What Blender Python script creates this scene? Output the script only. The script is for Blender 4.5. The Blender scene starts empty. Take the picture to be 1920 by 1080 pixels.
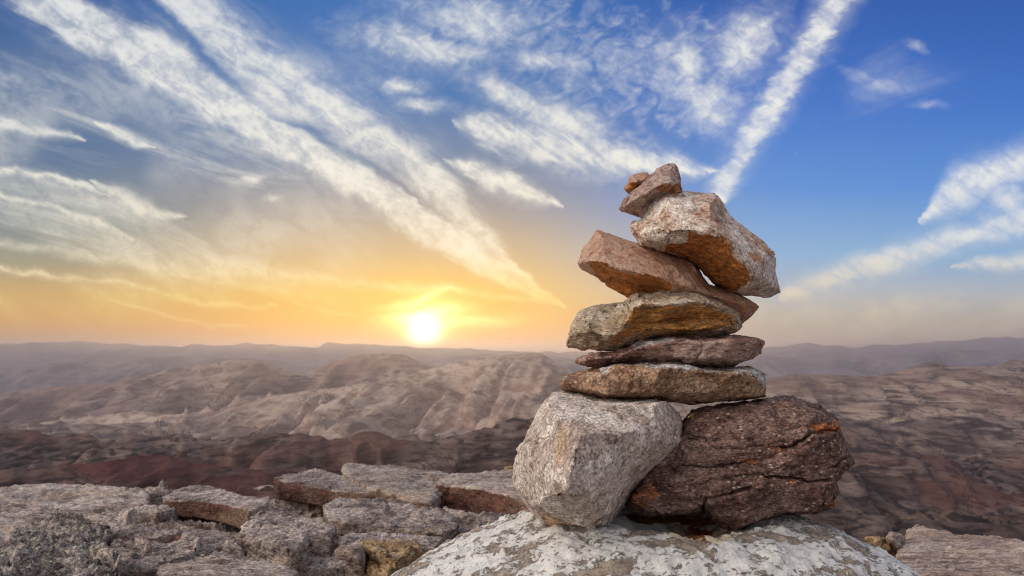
import bpy, bmesh, math, random
import numpy as np
from mathutils import Vector
from mathutils.geometry import delaunay_2d_cdt

R = math.radians
scene = bpy.context.scene
COL = scene.collection
F = 1920 * 28 / 36.0        # focal length in photo pixels
HZ = 662.0                  # photo row of the horizon
CZ = 0.8                    # camera height above the ledge

def P(px, py, Y):
    return np.array([(px - 960) / F * Y, Y, CZ + (HZ - py) / F * Y])

Z1 = lambda x, y: (1040 + x / 4.154, 280 + y / 4.154)
Z2 = lambda x, y: (1040 + x / 4.154, 520 + y / 4.154)
Z3 = lambda x, y: (920 + x / 2.667, 720 + y / 2.667)
Z4 = lambda x, y: (x / 3.84, 840 + y / 3.84)
Z5 = lambda x, y: (480 + x / 3.692, 840 + y / 3.692)
Z6 = lambda x, y: (1500 + x / 4.571, 920 + y / 4.571)

# ------------------------------------------------------------------ noise
_rng = np.random.RandomState(7)
_perm = _rng.permutation(256).astype(np.int64)
_perm = np.concatenate([_perm, _perm, _perm])
_g = _rng.normal(size=(256, 3)); _g /= np.linalg.norm(_g, axis=1)[:, None]

def perlin(p):
    pi = np.floor(p).astype(np.int64); pf = p - pi
    pi &= 255
    u = pf * pf * pf * (pf * (pf * 6 - 15) + 10)
    out = 0
    for dx in (0, 1):
        wx = u[:, 0] if dx else 1 - u[:, 0]
        a = _perm[(pi[:, 0] + dx) & 255]
        for dy in (0, 1):
            wy = u[:, 1] if dy else 1 - u[:, 1]
            b = _perm[a + ((pi[:, 1] + dy) & 255)]
            for dz in (0, 1):
                wz = u[:, 2] if dz else 1 - u[:, 2]
                g = _g[_perm[b + ((pi[:, 2] + dz) & 255)]]
                d = g[:, 0] * (pf[:, 0] - dx) + g[:, 1] * (pf[:, 1] - dy) + g[:, 2] * (pf[:, 2] - dz)
                out = out + wx * wy * wz * d
    return out * 1.7

def fbm(p, o=4, gain=0.5):
    a, s, f = 1.0, 0.0, 1.0
    for i in range(o):
        s = s + a * perlin(p * f + 17.3 * i); f *= 2.03; a *= gain
    return s

def ridged(p, o=4, gain=0.5):
    a, s, f, n = 1.0, 0.0, 1.0, 0
    for i in range(o):
        s = s + a * (1 - np.abs(perlin(p * f + 9.7 * i))); n += a; f *= 2.1; a *= gain
    return s / n

def cells(p):
    """nearest Voronoi cell: (distance to the border, random triple, offset from cell point)"""
    pi = np.floor(p).astype(np.int64)
    best = np.full(len(p), 9e9); sec = best.copy()
    bh = np.zeros(len(p), np.int64); bo = np.zeros_like(p)
    for dx in (-1, 0, 1):
        for dy in (-1, 0, 1):
            for dz in (-1, 0, 1):
                c = pi + np.array([dx, dy, dz])
                h = _perm[_perm[_perm[c[:, 0] & 255] + (c[:, 1] & 255)] + (c[:, 2] & 255)]
                pt = c + 0.5 + 0.45 * _g[h]
                o = p - pt; d = (o * o).sum(1)
                m = d < best
                sec = np.where(m, best, np.minimum(sec, d))
                bh = np.where(m, h, bh); bo = np.where(m[:, None], o, bo)
                best = np.where(m, d, best)
    return np.sqrt(sec) - np.sqrt(best), _g[(bh * 7 + 3) & 255], bo

def sstep(a, b, x):
    t = np.clip((x - a) / (b - a), 0, 1)
    return t * t * (3 - 2 * t)

# ------------------------------------------------------------------ node helper
class NT:
    def __init__(s, tree): s.t = tree; s.n = tree.nodes; s.l = tree.links
    def new(s, typ, **kw):
        n = s.n.new(typ)
        for k, v in kw.items(): setattr(n, k, v)
        return n
    def put(s, sock, v):
        if v is None: return
        if isinstance(v, bpy.types.NodeSocket): s.l.new(v, sock)
        else: sock.default_value = v
    def m(s, op, a, b=None, c=None, clamp=False):
        n = s.new('ShaderNodeMath', operation=op, use_clamp=clamp)
        for i, v in enumerate((a, b, c)): s.put(n.inputs[i], v)
        return n.outputs[0]
    def vm(s, op, a, b=None):
        n = s.new('ShaderNodeVectorMath', operation=op)
        s.put(n.inputs[0], a)
        if b is not None: s.put(n.inputs[3] if op == 'SCALE' else n.inputs[1], b)
        return n.outputs['Value'] if op in ('LENGTH', 'DOT_PRODUCT') else n.outputs[0]
    def comb(s, x, y, z):
        n = s.new('ShaderNodeCombineXYZ')
        for i, v in enumerate((x, y, z)): s.put(n.inputs[i], v)
        return n.outputs[0]
    def sep(s, v):
        n = s.new('ShaderNodeSeparateXYZ'); s.put(n.inputs[0], v); return n.outputs
    def noise(s, vec, scale, detail=4, rough=0.5, dist=0.0, color=False, dim='3D'):
        n = s.new('ShaderNodeTexNoise', noise_dimensions=dim)
        s.put(n.inputs['Vector'], vec); s.put(n.inputs['Scale'], scale); s.put(n.inputs['Detail'], detail)
        s.put(n.inputs['Roughness'], rough); s.put(n.inputs['Distortion'], dist)
        return n.outputs['Color' if color else 'Fac']
    def voro(s, vec, scale, feature='F1', out='Distance', rnd=1.0):
        n = s.new('ShaderNodeTexVoronoi', feature=feature)
        s.put(n.inputs['Vector'], vec); s.put(n.inputs['Scale'], scale); s.put(n.inputs['Randomness'], rnd)
        return n.outputs[out]
    def ss(s, x, a, b, lo=0.0, hi=1.0, kind='SMOOTHSTEP'):
        n = s.new('ShaderNodeMapRange', interpolation_type=kind)
        n.clamp = True if kind == 'LINEAR' else n.clamp
        for i, v in enumerate((x, a, b, lo, hi)): s.put(n.inputs[i], v)
        return n.outputs[0]
    def mix(s, fac, a, b, mode='MIX'):
        n = s.new('ShaderNodeMix', data_type='RGBA', blend_type=mode)
        s.put(n.inputs[0], fac)
        s.put(n.inputs[6], a if isinstance(a, bpy.types.NodeSocket) else (*a, 1))
        s.put(n.inputs[7], b if isinstance(b, bpy.types.NodeSocket) else (*b, 1))
        return n.outputs[2]
    def ramp(s, fac, pts):
        n = s.new('ShaderNodeValToRGB'); e = n.color_ramp.elements
        while len(e) < len(pts): e.new(0.5)
        for i, (p, c) in enumerate(pts): e[i].position = p; e[i].color = (*c, 1)
        s.put(n.inputs[0], fac); return n.outputs[0]
    def curve(s, x, pts):
        n = s.new('ShaderNodeFloatCurve'); c = n.mapping.curves[0]
        n.mapping.use_clip = False
        while len(c.points) < len(pts): c.points.new(0.5, 0.5)
        for i, (a, b) in enumerate(pts): c.points[i].location = (a, b)
        n.mapping.update(); s.put(n.inputs['Value'], x); return n.outputs[0]

def lin(*rgb):
    return tuple(((c / 255) / 12.92 if c <= 10 else ((c / 255 + 0.055) / 1.055) ** 2.4) for c in rgb)

# ------------------------------------------------------------------ materials
def rock_mat(name, dark, mid, pale, tint=(0.3, 0.15, 0.06), grain=1.0, speck=0.3, mottle=14, stretch=(1, 1, 1), bump=1.0,
             sc=1.0, veins=0.0, speckcol=(0.75, 0.7, 0.65), tint2=None):
    m = bpy.data.materials.new(name); m.use_nodes = True
    k = NT(m.node_tree); b = k.n['Principled BSDF']
    tc = k.new('ShaderNodeTexCoord').outputs['Object']
    mp = k.new('ShaderNodeMapping'); k.put(mp.inputs[0], tc); mp.inputs['Scale'].default_value = tuple(sc * v for v in stretch)
    v = mp.outputs[0]
    big = k.noise(v, mottle, 5, 0.6, 0.6)
    med = k.noise(v, mottle * 5, 4, 0.65, 0.3)
    fin = k.noise(v, 260, 2, 0.6)
    c = k.mix(k.ss(big, 0.36, 0.62), mid, pale)
    c = k.mix(k.ss(k.m('MULTIPLY_ADD', big, 0.35, k.m('MULTIPLY', med, 0.65)), 0.52, 0.36), c, dark)
    ta = k.new('ShaderNodeAttribute', attribute_name='tint').outputs['Fac']
    tint_v = k.mix(k.ss(med, 0.35, 0.65), tuple(x * 0.6 for x in tint), tint2 or tuple(min(1, x * 1.35) for x in tint))
    c = k.mix(k.ss(k.m('ADD', ta, k.m('MULTIPLY_ADD', med, 0.9, -0.45)), 0.25, 0.7), c, tint_v)
    if veins:
        vn = k.m('ABSOLUTE', k.m('SUBTRACT', k.noise(v, mottle * 1.7, 6, 0.62, 1.2), 0.5))
        c = k.mix(k.m('MULTIPLY', k.ss(vn, 0.022, 0.0), veins), c, tuple(x * 0.55 for x in dark))
    g1 = k.ss(fin, 0.30, 0.70, 1 - 0.42 * grain, 1 + 0.42 * grain, 'LINEAR')
    g2 = k.ss(k.noise(v, 95, 3, 0.7), 0.3, 0.7, 1 - 0.30 * grain, 1 + 0.30 * grain, 'LINEAR')
    rnd = k.new('ShaderNodeObjectInfo').outputs['Random']
    gg = k.m('MULTIPLY', k.m('MULTIPLY', g1, g2), k.ss(rnd, 0, 1, 0.86, 1.10, 'LINEAR'))
    if sc < 1:      # weathered outdoors for long: dark patina and warm dust in broad patches
        c = k.mix(k.m('MULTIPLY', k.ss(k.noise(tc, 3.1, 6, 0.68, 0.8), 0.50, 0.66), 0.6), c, tuple(x * 0.9 for x in dark))
        c = k.mix(k.m('MULTIPLY', k.ss(k.noise(tc, 1.7, 5, 0.6, 0.4), 0.50, 0.64), 0.35), c, (0.50, 0.36, 0.24))
    c = k.vm('MULTIPLY', c, k.comb(gg, gg, gg))
    sp = k.voro(v, 150, out='Color'); spd = k.voro(v, 150)
    sx = k.sep(sp)
    hit = k.m('MULTIPLY', k.m('GREATER_THAN', sx[0], 0.86), k.ss(spd, 0.42, 0.25))
    c = k.mix(k.m('MULTIPLY', hit, speck), c, speckcol)
    hit2 = k.m('MULTIPLY', k.m('LESS_THAN', sx[0], 0.10), k.ss(spd, 0.45, 0.3))
    c = k.mix(k.m('MULTIPLY', hit2, 0.55), c, tuple(x * 0.4 for x in dark))
    k.put(b.inputs['Base Color'], c)
    k.put(b.inputs['Roughness'], k.ss(fin, 0.3, 0.7, 0.95, 0.62, 'LINEAR'))
    b.inputs['Specular IOR Level'].default_value = 0.35
    h = k.m('ADD', k.m('MULTIPLY', fin, 0.5), k.m('MULTIPLY', k.noise(v, 70, 6, 0.7), 1.6))
    h = k.m('ADD', h, k.m('MULTIPLY', k.voro(v, 60), 0.5))
    bp = k.new('ShaderNodeBump'); bp.inputs['Strength'].default_value = min(1, 0.85 * bump); bp.inputs['Distance'].default_value = 0.0045 * max(1, bump)
    k.put(bp.inputs['Height'], h); k.put(b.inputs['Normal'], bp.outputs[0])
    return m

MAT = {
 'pale_pink': rock_mat('pale_pink_quartz', (0.38, 0.19, 0.12), (0.64, 0.44, 0.33), (0.84, 0.77, 0.69), (0.50, 0.19, 0.045), veins=0.6, mottle=16, speck=0.25),
 'pink': rock_mat('pink_sandstone', (0.34, 0.17, 0.11), (0.52, 0.30, 0.20), (0.58, 0.39, 0.29), (0.50, 0.19, 0.05), mottle=10, grain=0.7, speck=0.1, bump=0.7),
 'wedge': rock_mat('pinkish_grey_stone', (0.22, 0.12, 0.10), (0.46, 0.31, 0.26), (0.54, 0.42, 0.36), (0.42, 0.19, 0.08), mottle=18),
 'ochre': rock_mat('ochre_grey_stone', (0.22, 0.15, 0.09), (0.44, 0.34, 0.23), (0.60, 0.52, 0.42), (0.48, 0.24, 0.07), mottle=12, stretch=(0.7, 0.7, 1.8)),
 'red_slab': rock_mat('red_brown_slab', (0.13, 0.065, 0.055), (0.33, 0.19, 0.15), (0.47, 0.34, 0.28), (0.62, 0.56, 0.55), mottle=16, speck=0.55, stretch=(0.6, 0.6, 1.5), tint2=(0.7, 0.66, 0.66)),
 'brown_slab': rock_mat('brown_slab', (0.13, 0.065, 0.04), (0.36, 0.21, 0.13), (0.50, 0.34, 0.22), (0.62, 0.57, 0.53), mottle=20, speck=0.6, grain=1.3, tint2=(0.74, 0.7, 0.68)),
 'grey_big': rock_mat('pale_grey_granite', (0.27, 0.20, 0.17), (0.50, 0.41, 0.35), (0.68, 0.61, 0.56), (0.42, 0.28, 0.16), mottle=9, speck=0.35, grain=1.3, stretch=(1, 1, 0.95)),
 'dark_layer': rock_mat('dark_layered_schist', (0.075, 0.036, 0.028), (0.185, 0.105, 0.085), (0.28, 0.18, 0.15), (0.40, 0.15, 0.06), mottle=14, speck=0.7, stretch=(0.7, 0.8, 1.3), grain=1.5, speckcol=(0.66, 0.54, 0.44)),
 'ledge': rock_mat('weathered_ledge_schist', (0.10, 0.078, 0.075), (0.36, 0.285, 0.25), (0.60, 0.50, 0.44), (0.15, 0.068, 0.05), mottle=7, sc=0.6, veins=0.5, grain=1.5, bump=2.2, stretch=(0.8, 0.5, 2.0)),
 'ledge_warm': rock_mat('weathered_pink_schist', (0.18, 0.12, 0.10), (0.43, 0.335, 0.285), (0.60, 0.51, 0.45), (0.17, 0.075, 0.052), mottle=6, sc=0.6, veins=0.5, grain=1.3, bump=2.0, stretch=(0.45, 1.3, 2.2)),
 'striated': rock_mat('striated_pink_schist', (0.24, 0.16, 0.14), (0.60, 0.46, 0.39), (0.80, 0.68, 0.59), (0.17, 0.075, 0.052), mottle=5, sc=0.7, veins=0.4, grain=1.3, bump=2.0, stretch=(0.22, 2.2, 2.2)),
 'ledge_dark': rock_mat('rough_dark_schist', (0.045, 0.036, 0.04), (0.17, 0.14, 0.135), (0.48, 0.42, 0.36), (0.34, 0.20, 0.08), mottle=16, sc=0.6, veins=0.3, grain=1.6, bump=2.6),
 'ledge_ochre': rock_mat('ochre_rock', (0.14, 0.08, 0.05), (0.38, 0.24, 0.11), (0.52, 0.38, 0.23), (0.36, 0.20, 0.08), mottle=9, sc=0.6, bump=1.8, grain=1.3),
}

# ------------------------------------------------------------------ object bookkeeping
def tag(o, label=None, cat=None, group=None, kind=None):
    if label: o['label'] = label
    if cat: o['category'] = cat
    if group: o['group'] = group
    if kind: o['kind'] = kind
    return o

def mesh_from(name, v, f, mat=None, smooth=True):
    me = bpy.data.meshes.new(name)
    v = np.asarray(v, dtype=np.float32)
    if isinstance(f, np.ndarray):
        me.vertices.add(len(v)); me.vertices.foreach_set('co', v.ravel())
        n = f.shape[1]
        me.loops.add(f.size); me.loops.foreach_set('vertex_index', f.astype(np.int32).ravel())
        me.polygons.add(len(f)); me.polygons.foreach_set('loop_start', np.arange(0, f.size, n, dtype=np.int32))
        me.update(calc_edges=True)
    else:
        me.from_pydata([tuple(x) for x in v], [], [tuple(x) for x in f])
    me.validate()
    if smooth: me.polygons.foreach_set('use_smooth', [True] * len(me.polygons))
    if mat: me.materials.append(mat)
    me.update()
    return me

def link(name, me, loc=(0, 0, 0)):
    o = bpy.data.objects.new(name, me); COL.objects.link(o); o.location = loc
    return o

def remesh(me, voxel):
    o = bpy.data.objects.new('tmp', me); COL.objects.link(o)
    md = o.modifiers.new('r', 'REMESH'); md.mode = 'VOXEL'; md.voxel_size = voxel; md.adaptivity = 0
    dg = bpy.context.evaluated_depsgraph_get()
    ev = o.evaluated_get(dg); r = bpy.data.meshes.new_from_object(ev)
    bpy.data.objects.remove(o); bpy.data.meshes.remove(me)
    return r

def get_co(me):
    a = np.empty(len(me.vertices) * 3, np.float32); me.vertices.foreach_get('co', a); return a.reshape(-1, 3).astype(np.float64)
def get_no(me):
    me.update(); a = np.empty(len(me.vertices) * 3, np.float32); me.vertices.foreach_get('normal', a); return a.reshape(-1, 3).astype(np.float64)
def set_co(me, c):
    me.vertices.foreach_set('co', c.astype(np.float32).ravel()); me.update()

def to_px(c):
    return np.stack([960 + c[:, 0] / c[:, 1] * F, HZ - (c[:, 2] - CZ) / c[:, 1] * F], 1)

def seg_dist(q, line):
    best = np.full(len(q), 9e9)
    for a, b in zip(line[:-1], line[1:]):
        a = np.array(a, float); b = np.array(b, float); d = b - a
        t = np.clip(((q - a) @ d) / (d @ d + 1e-9), 0, 1)
        best = np.minimum(best, np.linalg.norm(q - a - t[:, None] * d, axis=1))
    return best

def poly_sd(q, poly):
    """distance inside (+) or outside (-) a polygon"""
    d = seg_dist(q, list(poly) + [poly[0]])
    ins = np.zeros(len(q), bool); n = len(poly)
    for i in range(n):
        x1, y1 = poly[i]; x2, y2 = poly[(i + 1) % n]
        c = ((y1 > q[:, 1]) != (y2 > q[:, 1])) & (q[:, 0] < (x2 - x1) * (q[:, 1] - y1) / (y2 - y1 + 1e-12) + x1)
        ins ^= c
    return np.where(ins, d, -d)

def finish_rock(name, me, mat, label, cat, seed, amp, facet, voxel_size, tints=(), cracks=(), strata=None, extra=None, group=None, sc=1.0, lumps=None, facets=45, flat=0.011, grooves=None):
    """roughen a remeshed rock: broad swells, chipped facets, beds, cracks; then stain mask and object"""
    co = get_co(me); sd = np.array([seed * 3.1, seed * 1.7, seed * 5.3])
    px0 = to_px(co)
    q = co / sc
    no = get_no(me)
    w = co + (np.stack([fbm(q * 9 + 50 + sd, 2), fbm(q * 9 + 90 + sd, 2), fbm(q * 9 + 130 + sd, 2)], 1)) * 0.012 * sc
    rs_ = np.random.RandomState(seed)
    size = np.linalg.norm(co.max(0) - co.min(0))
    for M, kf in ((facets, 0.62), (facets * 4, 0.5)):          # flatten patches to planes: conchoidal, broken faces
        no = get_no(me)
        pick = rs_.choice(len(co), min(M, len(co)), replace=False)
        sp, sn = w[pick], no[pick]; best = np.full(len(co), 9e9); own = np.zeros(len(co), int)
        kn_ = (0.16 * size) ** 2
        for j_ in range(len(pick)):
            d2 = ((w - sp[j_]) ** 2).sum(1) + kn_ * (1 - no @ sn[j_])
            mm = d2 < best; best[mm] = d2[mm]; own[mm] = j_
        cnt = np.bincount(own, minlength=len(pick))[:, None] + 1e-9
        cm = np.stack([np.bincount(own, co[:, a], len(pick)) for a in range(3)], 1) / cnt
        cn = np.stack([np.bincount(own, no[:, a], len(pick)) for a in range(3)], 1); cn /= np.linalg.norm(cn, axis=1)[:, None] + 1e-9
        h_ = ((co - cm[own]) * cn[own]).sum(1)
        co = co - (kf * np.clip(h_, -flat * size, flat * size))[:, None] * cn[own]
        set_co(me, co)
    no = get_no(me)
    d = amp * (fbm(q * 8 + sd, 3) * 0.45)
    co2 = co + no * d[:, None]; set_co(me, co2); no = get_no(me)
    b, r, o = cells(w / sc * 48 + sd + 5)
    d = facet * 0.6 * ((r * o).sum(1) + r[:, 1] * 0.30)
    d += amp * 0.32 * fbm(q * 38 + sd, 4, 0.62)
    if sc > 2: d += 0.0045 * (ridged(co * 42 + sd, 3, 0.6) - 0.6) * 2 + 0.003 * fbm(co * np.array([60, 60, 110]), 2)
    if grooves:
        gs, gv = grooves
        qg = co * np.array(gv) + 0.35 * np.stack([fbm(co * 2.2 + sd, 3)] * 3, 1) * np.array([0, 1, 1]) * 3
        d += gs * ((ridged(qg + sd, 4, 0.55) - 0.62) * 2.4)
    if lumps: d += lumps * (np.sqrt(np.abs(perlin(q * 30 + sd))) - 0.45)
    if strata is not None:
        ax, freq, sa = strata; ax = np.array(ax, float); ax /= np.linalg.norm(ax)
        h = (co @ ax) * freq / sc + 0.55 * fbm(q * np.array([5, 5, 9]) + sd, 3) + 0.1 * fbm(q * 25, 2)
        fr = h - np.floor(h); lay = _g[np.floor(h).astype(int) & 255][:, 0]
        patch = sstep(-0.25, 0.25, perlin(q * np.array([7, 7, 16]) + sd + 30))
        d += sa * (lay * 0.9 + (fr - 0.5) * 0.5 - 1.6 * patch * np.exp(-(np.minimum(fr, 1 - fr) / 0.07) ** 2))
    if cracks:
        jit = np.stack([fbm(q * 30 + 7, 3), fbm(q * 30 + 77, 3)], 1) * 5
        front = no[:, 1] < 0.15
        for line, wd, dp in cracks:
            dd = seg_dist(px0 + jit, line)
            d -= np.where(front, dp * np.exp(-(dd / wd) ** 2), 0)
    co3 = co2 + no * d[:, None]
    if extra: co3 = extra(co3, no)
    set_co(me, co3)
    t = np.zeros(len(co))
    for poly, amt, soft in tints:
        s_ = poly_sd(px0, poly) + 6 * fbm(q * 20 + 3, 3)
        t = np.maximum(t, amt * sstep(-soft, soft, s_))
    at = me.attributes.new('tint', 'FLOAT', 'POINT'); at.data.foreach_set('value', t.astype(np.float32))
    c = (co3.min(0) + co3.max(0)) / 2; c[2] = co3[:, 2].min()
    set_co(me, co3 - c)
    me.polygons.foreach_set('use_smooth', [True] * len(me.polygons))
    me.materials.clear(); me.materials.append(MAT[mat]); me.name = name
    return tag(link(name, me, c), label, cat, group)

def stone(name, label, outline, ridges, Y, T, mat, seed, Z, cat='stone', voxel=0.0023, amp=0.006, facet=0.0035, backdrop=0.0, od=None, relief=1.45, bevel=None, **kw):
    """a rock from its outline (px) at distance Y, ridge lines standing towards the camera, and its thickness behind"""
    out = [Z(*p) for p in outline]
    area = sum(a[0] * b[1] - b[0] * a[1] for a, b in zip(out, out[1:] + out[:1]))
    if area < 0: out.reverse()
    pts = [Vector(p) for p in out]; n = len(out)
    ys = [p[1] for p in out]; y0, y1 = min(ys), max(ys)
    dep = [0.0] * n
    if od:
        dep = [od[0] * max(0, (y0 + y1) / 2 - p[1]) / ((y1 - y0) / 2) + od[1] * max(0, p[1] - (y0 + y1) / 2) / ((y1 - y0) / 2) for p in out]
    edges = []
    if bevel:      # a blocky rock: a ring just inside the outline stands forward, so the front is flat with sharp arrises
        bx, by = sum(p[0] for p in out) / n, sum(p[1] for p in out) / n
        i0 = len(pts); rb = random.Random(seed + 1)
        for i in range(0, n, 2):
            s_ = bevel[0] * rb.uniform(.975, 1.015)
            pts.append(Vector((bx + (out[i][0] - bx) * s_, by + (out[i][1] - by) * s_))); dep.append(bevel[1] * rb.uniform(.85, 1.1))
        edges += [(i, i + 1) for i in range(i0, len(pts) - 1)] + [(len(pts) - 1, i0)]
    for r in ridges:
        i0 = len(pts)
        for (x, y, dz) in r: pts.append(Vector(Z(x, y))); dep.append(dz * relief)
        edges += [(i, i + 1) for i in range(i0, len(pts) - 1)]
    v2, e2, f2, ov, oe, of = delaunay_2d_cdt(pts, edges, [list(range(n))], 1, 1e-4)
    verts, idx = [], {}
    for i, (v, o) in enumerate(zip(v2, ov)):
        if o: dz = dep[o[0]]
        else:
            ds = sorted(((v - p).length, k) for k, p in enumerate(pts))[:2]; dz = sum(dep[k] for _, k in ds) / 2
        for k in o: idx[k] = i
        verts.append(P(v.x, v.y, Y + dz))
    faces = [tuple(f) for f in f2]
    # outer loop, in the order the triangulation left it
    cnt = {}
    for f in faces:
        for a, b in zip(f, f[1:] + f[:1]): cnt[(a, b)] = 1
    nxt = {a: b for (a, b) in cnt if (b, a) not in cnt}
    start = next(iter(nxt)); loop = [start]
    while nxt[loop[-1]] != start and len(loop) < 9999: loop.append(nxt[loop[-1]])
    cx = sum(v2[i].x for i in loop) / len(loop); cy = sum(v2[i].y for i in loop) / len(loop)
    prev = loop; m = len(loop)
    rs = random.Random(seed)
    for (s, t) in ((0.985, 0.22), (0.93, 0.6), (0.72, 0.95)):
        cur = []
        for i in loop:
            dz = verts[i][1] - Y
            x = cx + (v2[i].x - cx) * s; y = cy + (v2[i].y - cy) * s + backdrop * t
            verts.append(P(x, y, Y + max(dz, -0.03) + T * t * rs.uniform(0.92, 1.08))); cur.append(len(verts) - 1)
        for i in range(m):
            j = (i + 1) % m
            faces.append((prev[j], prev[i], cur[i], cur[j]))
        prev = cur
    verts.append(P(cx, cy + backdrop, Y + T)); c = len(verts) - 1
    for i in range(m): faces.append((prev[(i + 1) % m], prev[i], c))
    me = mesh_from(name, verts, faces, None, False)
    me = remesh(me, voxel)
    kw.setdefault('facets', 70); kw.setdefault('flat', 0.012)
    conv = lambda pl: [Z(*p) for p in pl]
    kw['tints'] = [(conv(p), a, s) for p, a, s in kw.get('tints', ())]
    kw['cracks'] = [(conv(p), a, s) for p, a, s in kw.get('cracks', ())]
    return finish_rock(name, me, mat, label, cat, seed, amp, facet, voxel, **kw)

def slab(name, label, top, z, h, mat, seed, Z, cat='rock', voxel=0.008, amp=0.012, facet=0.009, tilt=(0, 0), sc=3.0, undercut=0.04, **kw):
    """a slab lying on the ledge: its top seen at px points on a (tilted) plane at height z, its sides going down h"""
    pts = []
    pp = [Z(*p) for p in top]
    for (px, py) in pp:
        # z = z + tx*X + ty*(Y-4); solve along the view ray
        u = (px - 960) / F; v = (HZ - py) / F
        Y = (z - CZ - tilt[1] * 4) / (v - tilt[0] * u - tilt[1])
        pts.append(np.array([u * Y, Y, CZ + v * Y]))
    n = len(pts); c = sum(pts) / n
    lowv = []
    for i, p in enumerate(pts):
        q = p.copy(); q[:2] = c[:2] + (p[:2] - c[:2]) * (1 - undercut); q[2] -= h; lowv.append(q)
    area = sum(a[0] * b[1] - b[0] * a[1] for a, b in zip(pts, pts[1:] + pts[:1]))
    order = list(range(n)) if area > 0 else list(range(n))[::-1]
    v = [pts[i] for i in order] + [lowv[i] for i in order]
    tri = delaunay_2d_cdt([Vector(p[:2]) for p in v[:n]], [], [list(range(n))], 1, 1e-5)
    if len(tri[0]) != n: raise ValueError(name)
    mp = [o[0] for o in tri[3]]
    faces = [tuple(mp[i] for i in f) for f in tri[2]]
    faces += [tuple(n + i for i in f[::-1]) for f in faces]
    faces += [(i, n + i, n + (i + 1) % n, (i + 1) % n) for i in range(n)]
    me = mesh_from(name, v, faces, None, False)
    bm = bmesh.new(); bm.from_mesh(me); bmesh.ops.recalc_face_normals(bm, faces=bm.faces); bm.to_mesh(me); bm.free()
    me = remesh(me, voxel)
    conv = lambda pl: [Z(*p) for p in pl]
    kw['tints'] = [(conv(p), a, s) for p, a, s in kw.get('tints', ())]
    kw['cracks'] = [(conv(p), a, s) for p, a, s in kw.get('cracks', ())]
    return finish_rock(name, me, mat, label, cat, seed, amp, facet, voxel, sc=sc, **kw)

#@@CAIRN
# ------------------------------------------------------------------ the cairn
# topmost pebble
stone('pebble', 'small orange-tan pebble perched leftmost at the very top of the cairn, beside the wedge stone',
 [(540,300),(570,270),(572,235),(600,205),(650,190),(680,180),(720,180),(742,205),(760,240),(740,290),(690,320),(650,325),(620,335),(580,342),(550,325)],
 [[(590,265,-.016),(640,250,-.02),(700,235,-.015)],[(600,300,-.008),(650,290,-.01)]],
 1.505, .05, 'pink', 3, Z1, amp=.003, facet=.003, voxel=.0016,
 tints=[([(530,330),(575,262),(660,262),(700,300),(600,350)],0.9,3)])
stone('wedge_stone', 'pinkish grey wedge-shaped stone leaning at the top of the cairn, above the big pale block',
 [(495,472),(515,425),(560,375),(640,310),(700,245),(760,190),(800,150),(850,125),(905,103),(945,103),(965,140),(970,170),(985,230),(988,290),(1000,320),(1000,365),(900,430),(800,500),(708,535),(680,530),(620,515),(560,490)],
 [[(560,430,-.025),(640,385,-.035),(740,330,-.045),(800,285,-.045),(900,262,-.045),(960,262,-.035)],[(700,300,-.02),(800,215,-.02),(900,160,-.015)],[(650,460,-.005),(750,400,-.01)]],
 1.485, .10, 'wedge', 5, Z1, amp=.004, voxel=.0018,
 tints=[([(790,310),(820,275),(985,255),(995,325),(900,340)],0.8,3),([(495,480),(640,440),(720,360),(720,545),(600,520)],0.35,5)])
stone('block_stone', 'large pale pink and white block with orange underside, overhanging right near the top',
 [(705,420),(740,370),(790,325),(830,313),(900,316),(1000,322),(1100,335),(1180,348),(1245,345),(1290,390),(1330,450),(1365,520),(1450,580),(1560,660),(1630,720),(1680,780),(1725,800),(1720,840),(1705,860),(1720,920),(1735,1000),(1755,1080),(1768,1115),(1730,1140),(1690,1158),(1600,1150),(1540,1140),(1430,1135),(1350,1105),(1250,1050),(1160,970),(1100,890),(1050,852),(960,835),(860,810),(760,785),(690,755),(650,730),(620,690),(585,660),(580,600),(600,570),(650,552),(705,548),(712,530),(700,450)],
 [[(712,585,-.045),(800,602,-.065),(900,627,-.08),(1040,642,-.10),(1200,642,-.105),(1280,652,-.105),(1345,700,-.105),(1400,800,-.10),(1440,870,-.095),(1510,930,-.085),(1525,1020,-.06)],
  [(1245,400,-.055),(1210,470,-.075),(1225,560,-.09),(1270,635,-.104)],
  [(860,370,-.045),(900,430,-.055),(1050,440,-.06),(1150,420,-.06)],
  [(1380,690,-.085),(1500,790,-.085),(1530,850,-.085)],
  [(1620,830,-.05),(1650,900,-.05),(1660,1000,-.04)],
  [(705,640,-.05),(740,715,-.04),(870,742,-.05),(1025,742,-.06),(1040,655,-.085)],
  [(1100,800,-.02),(1250,900,-.02),(1400,1020,-.01)]],
 1.475, .17, 'pale_pink', 8, Z1, voxel=.002, amp=.0045, facet=.0032, od=(0.02, 0.035),
 tints=[([(1045,650),(1270,655),(1330,700),(1380,800),(1420,880),(1500,930),(1520,1035),(1400,1110),(1250,1060),(1150,980),(1050,860),(860,790),(880,745),(1020,745)],1.0,3),
        ([(830,335),(960,345),(950,385),(850,375)],0.5,5),([(1530,800),(1640,850),(1600,900),(1540,860)],0.5,5)],
 cracks=[([(715,585),(800,600),(900,628),(1040,645)],1.6,.008),([(900,630),(885,740)],1.2,.005),([(1380,690),(1395,800)],1.0,.003),([(1480,850),(1525,860),(1530,1020)],1.2,.004)])
D = lambda x, y: Z1(x, y)
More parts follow.
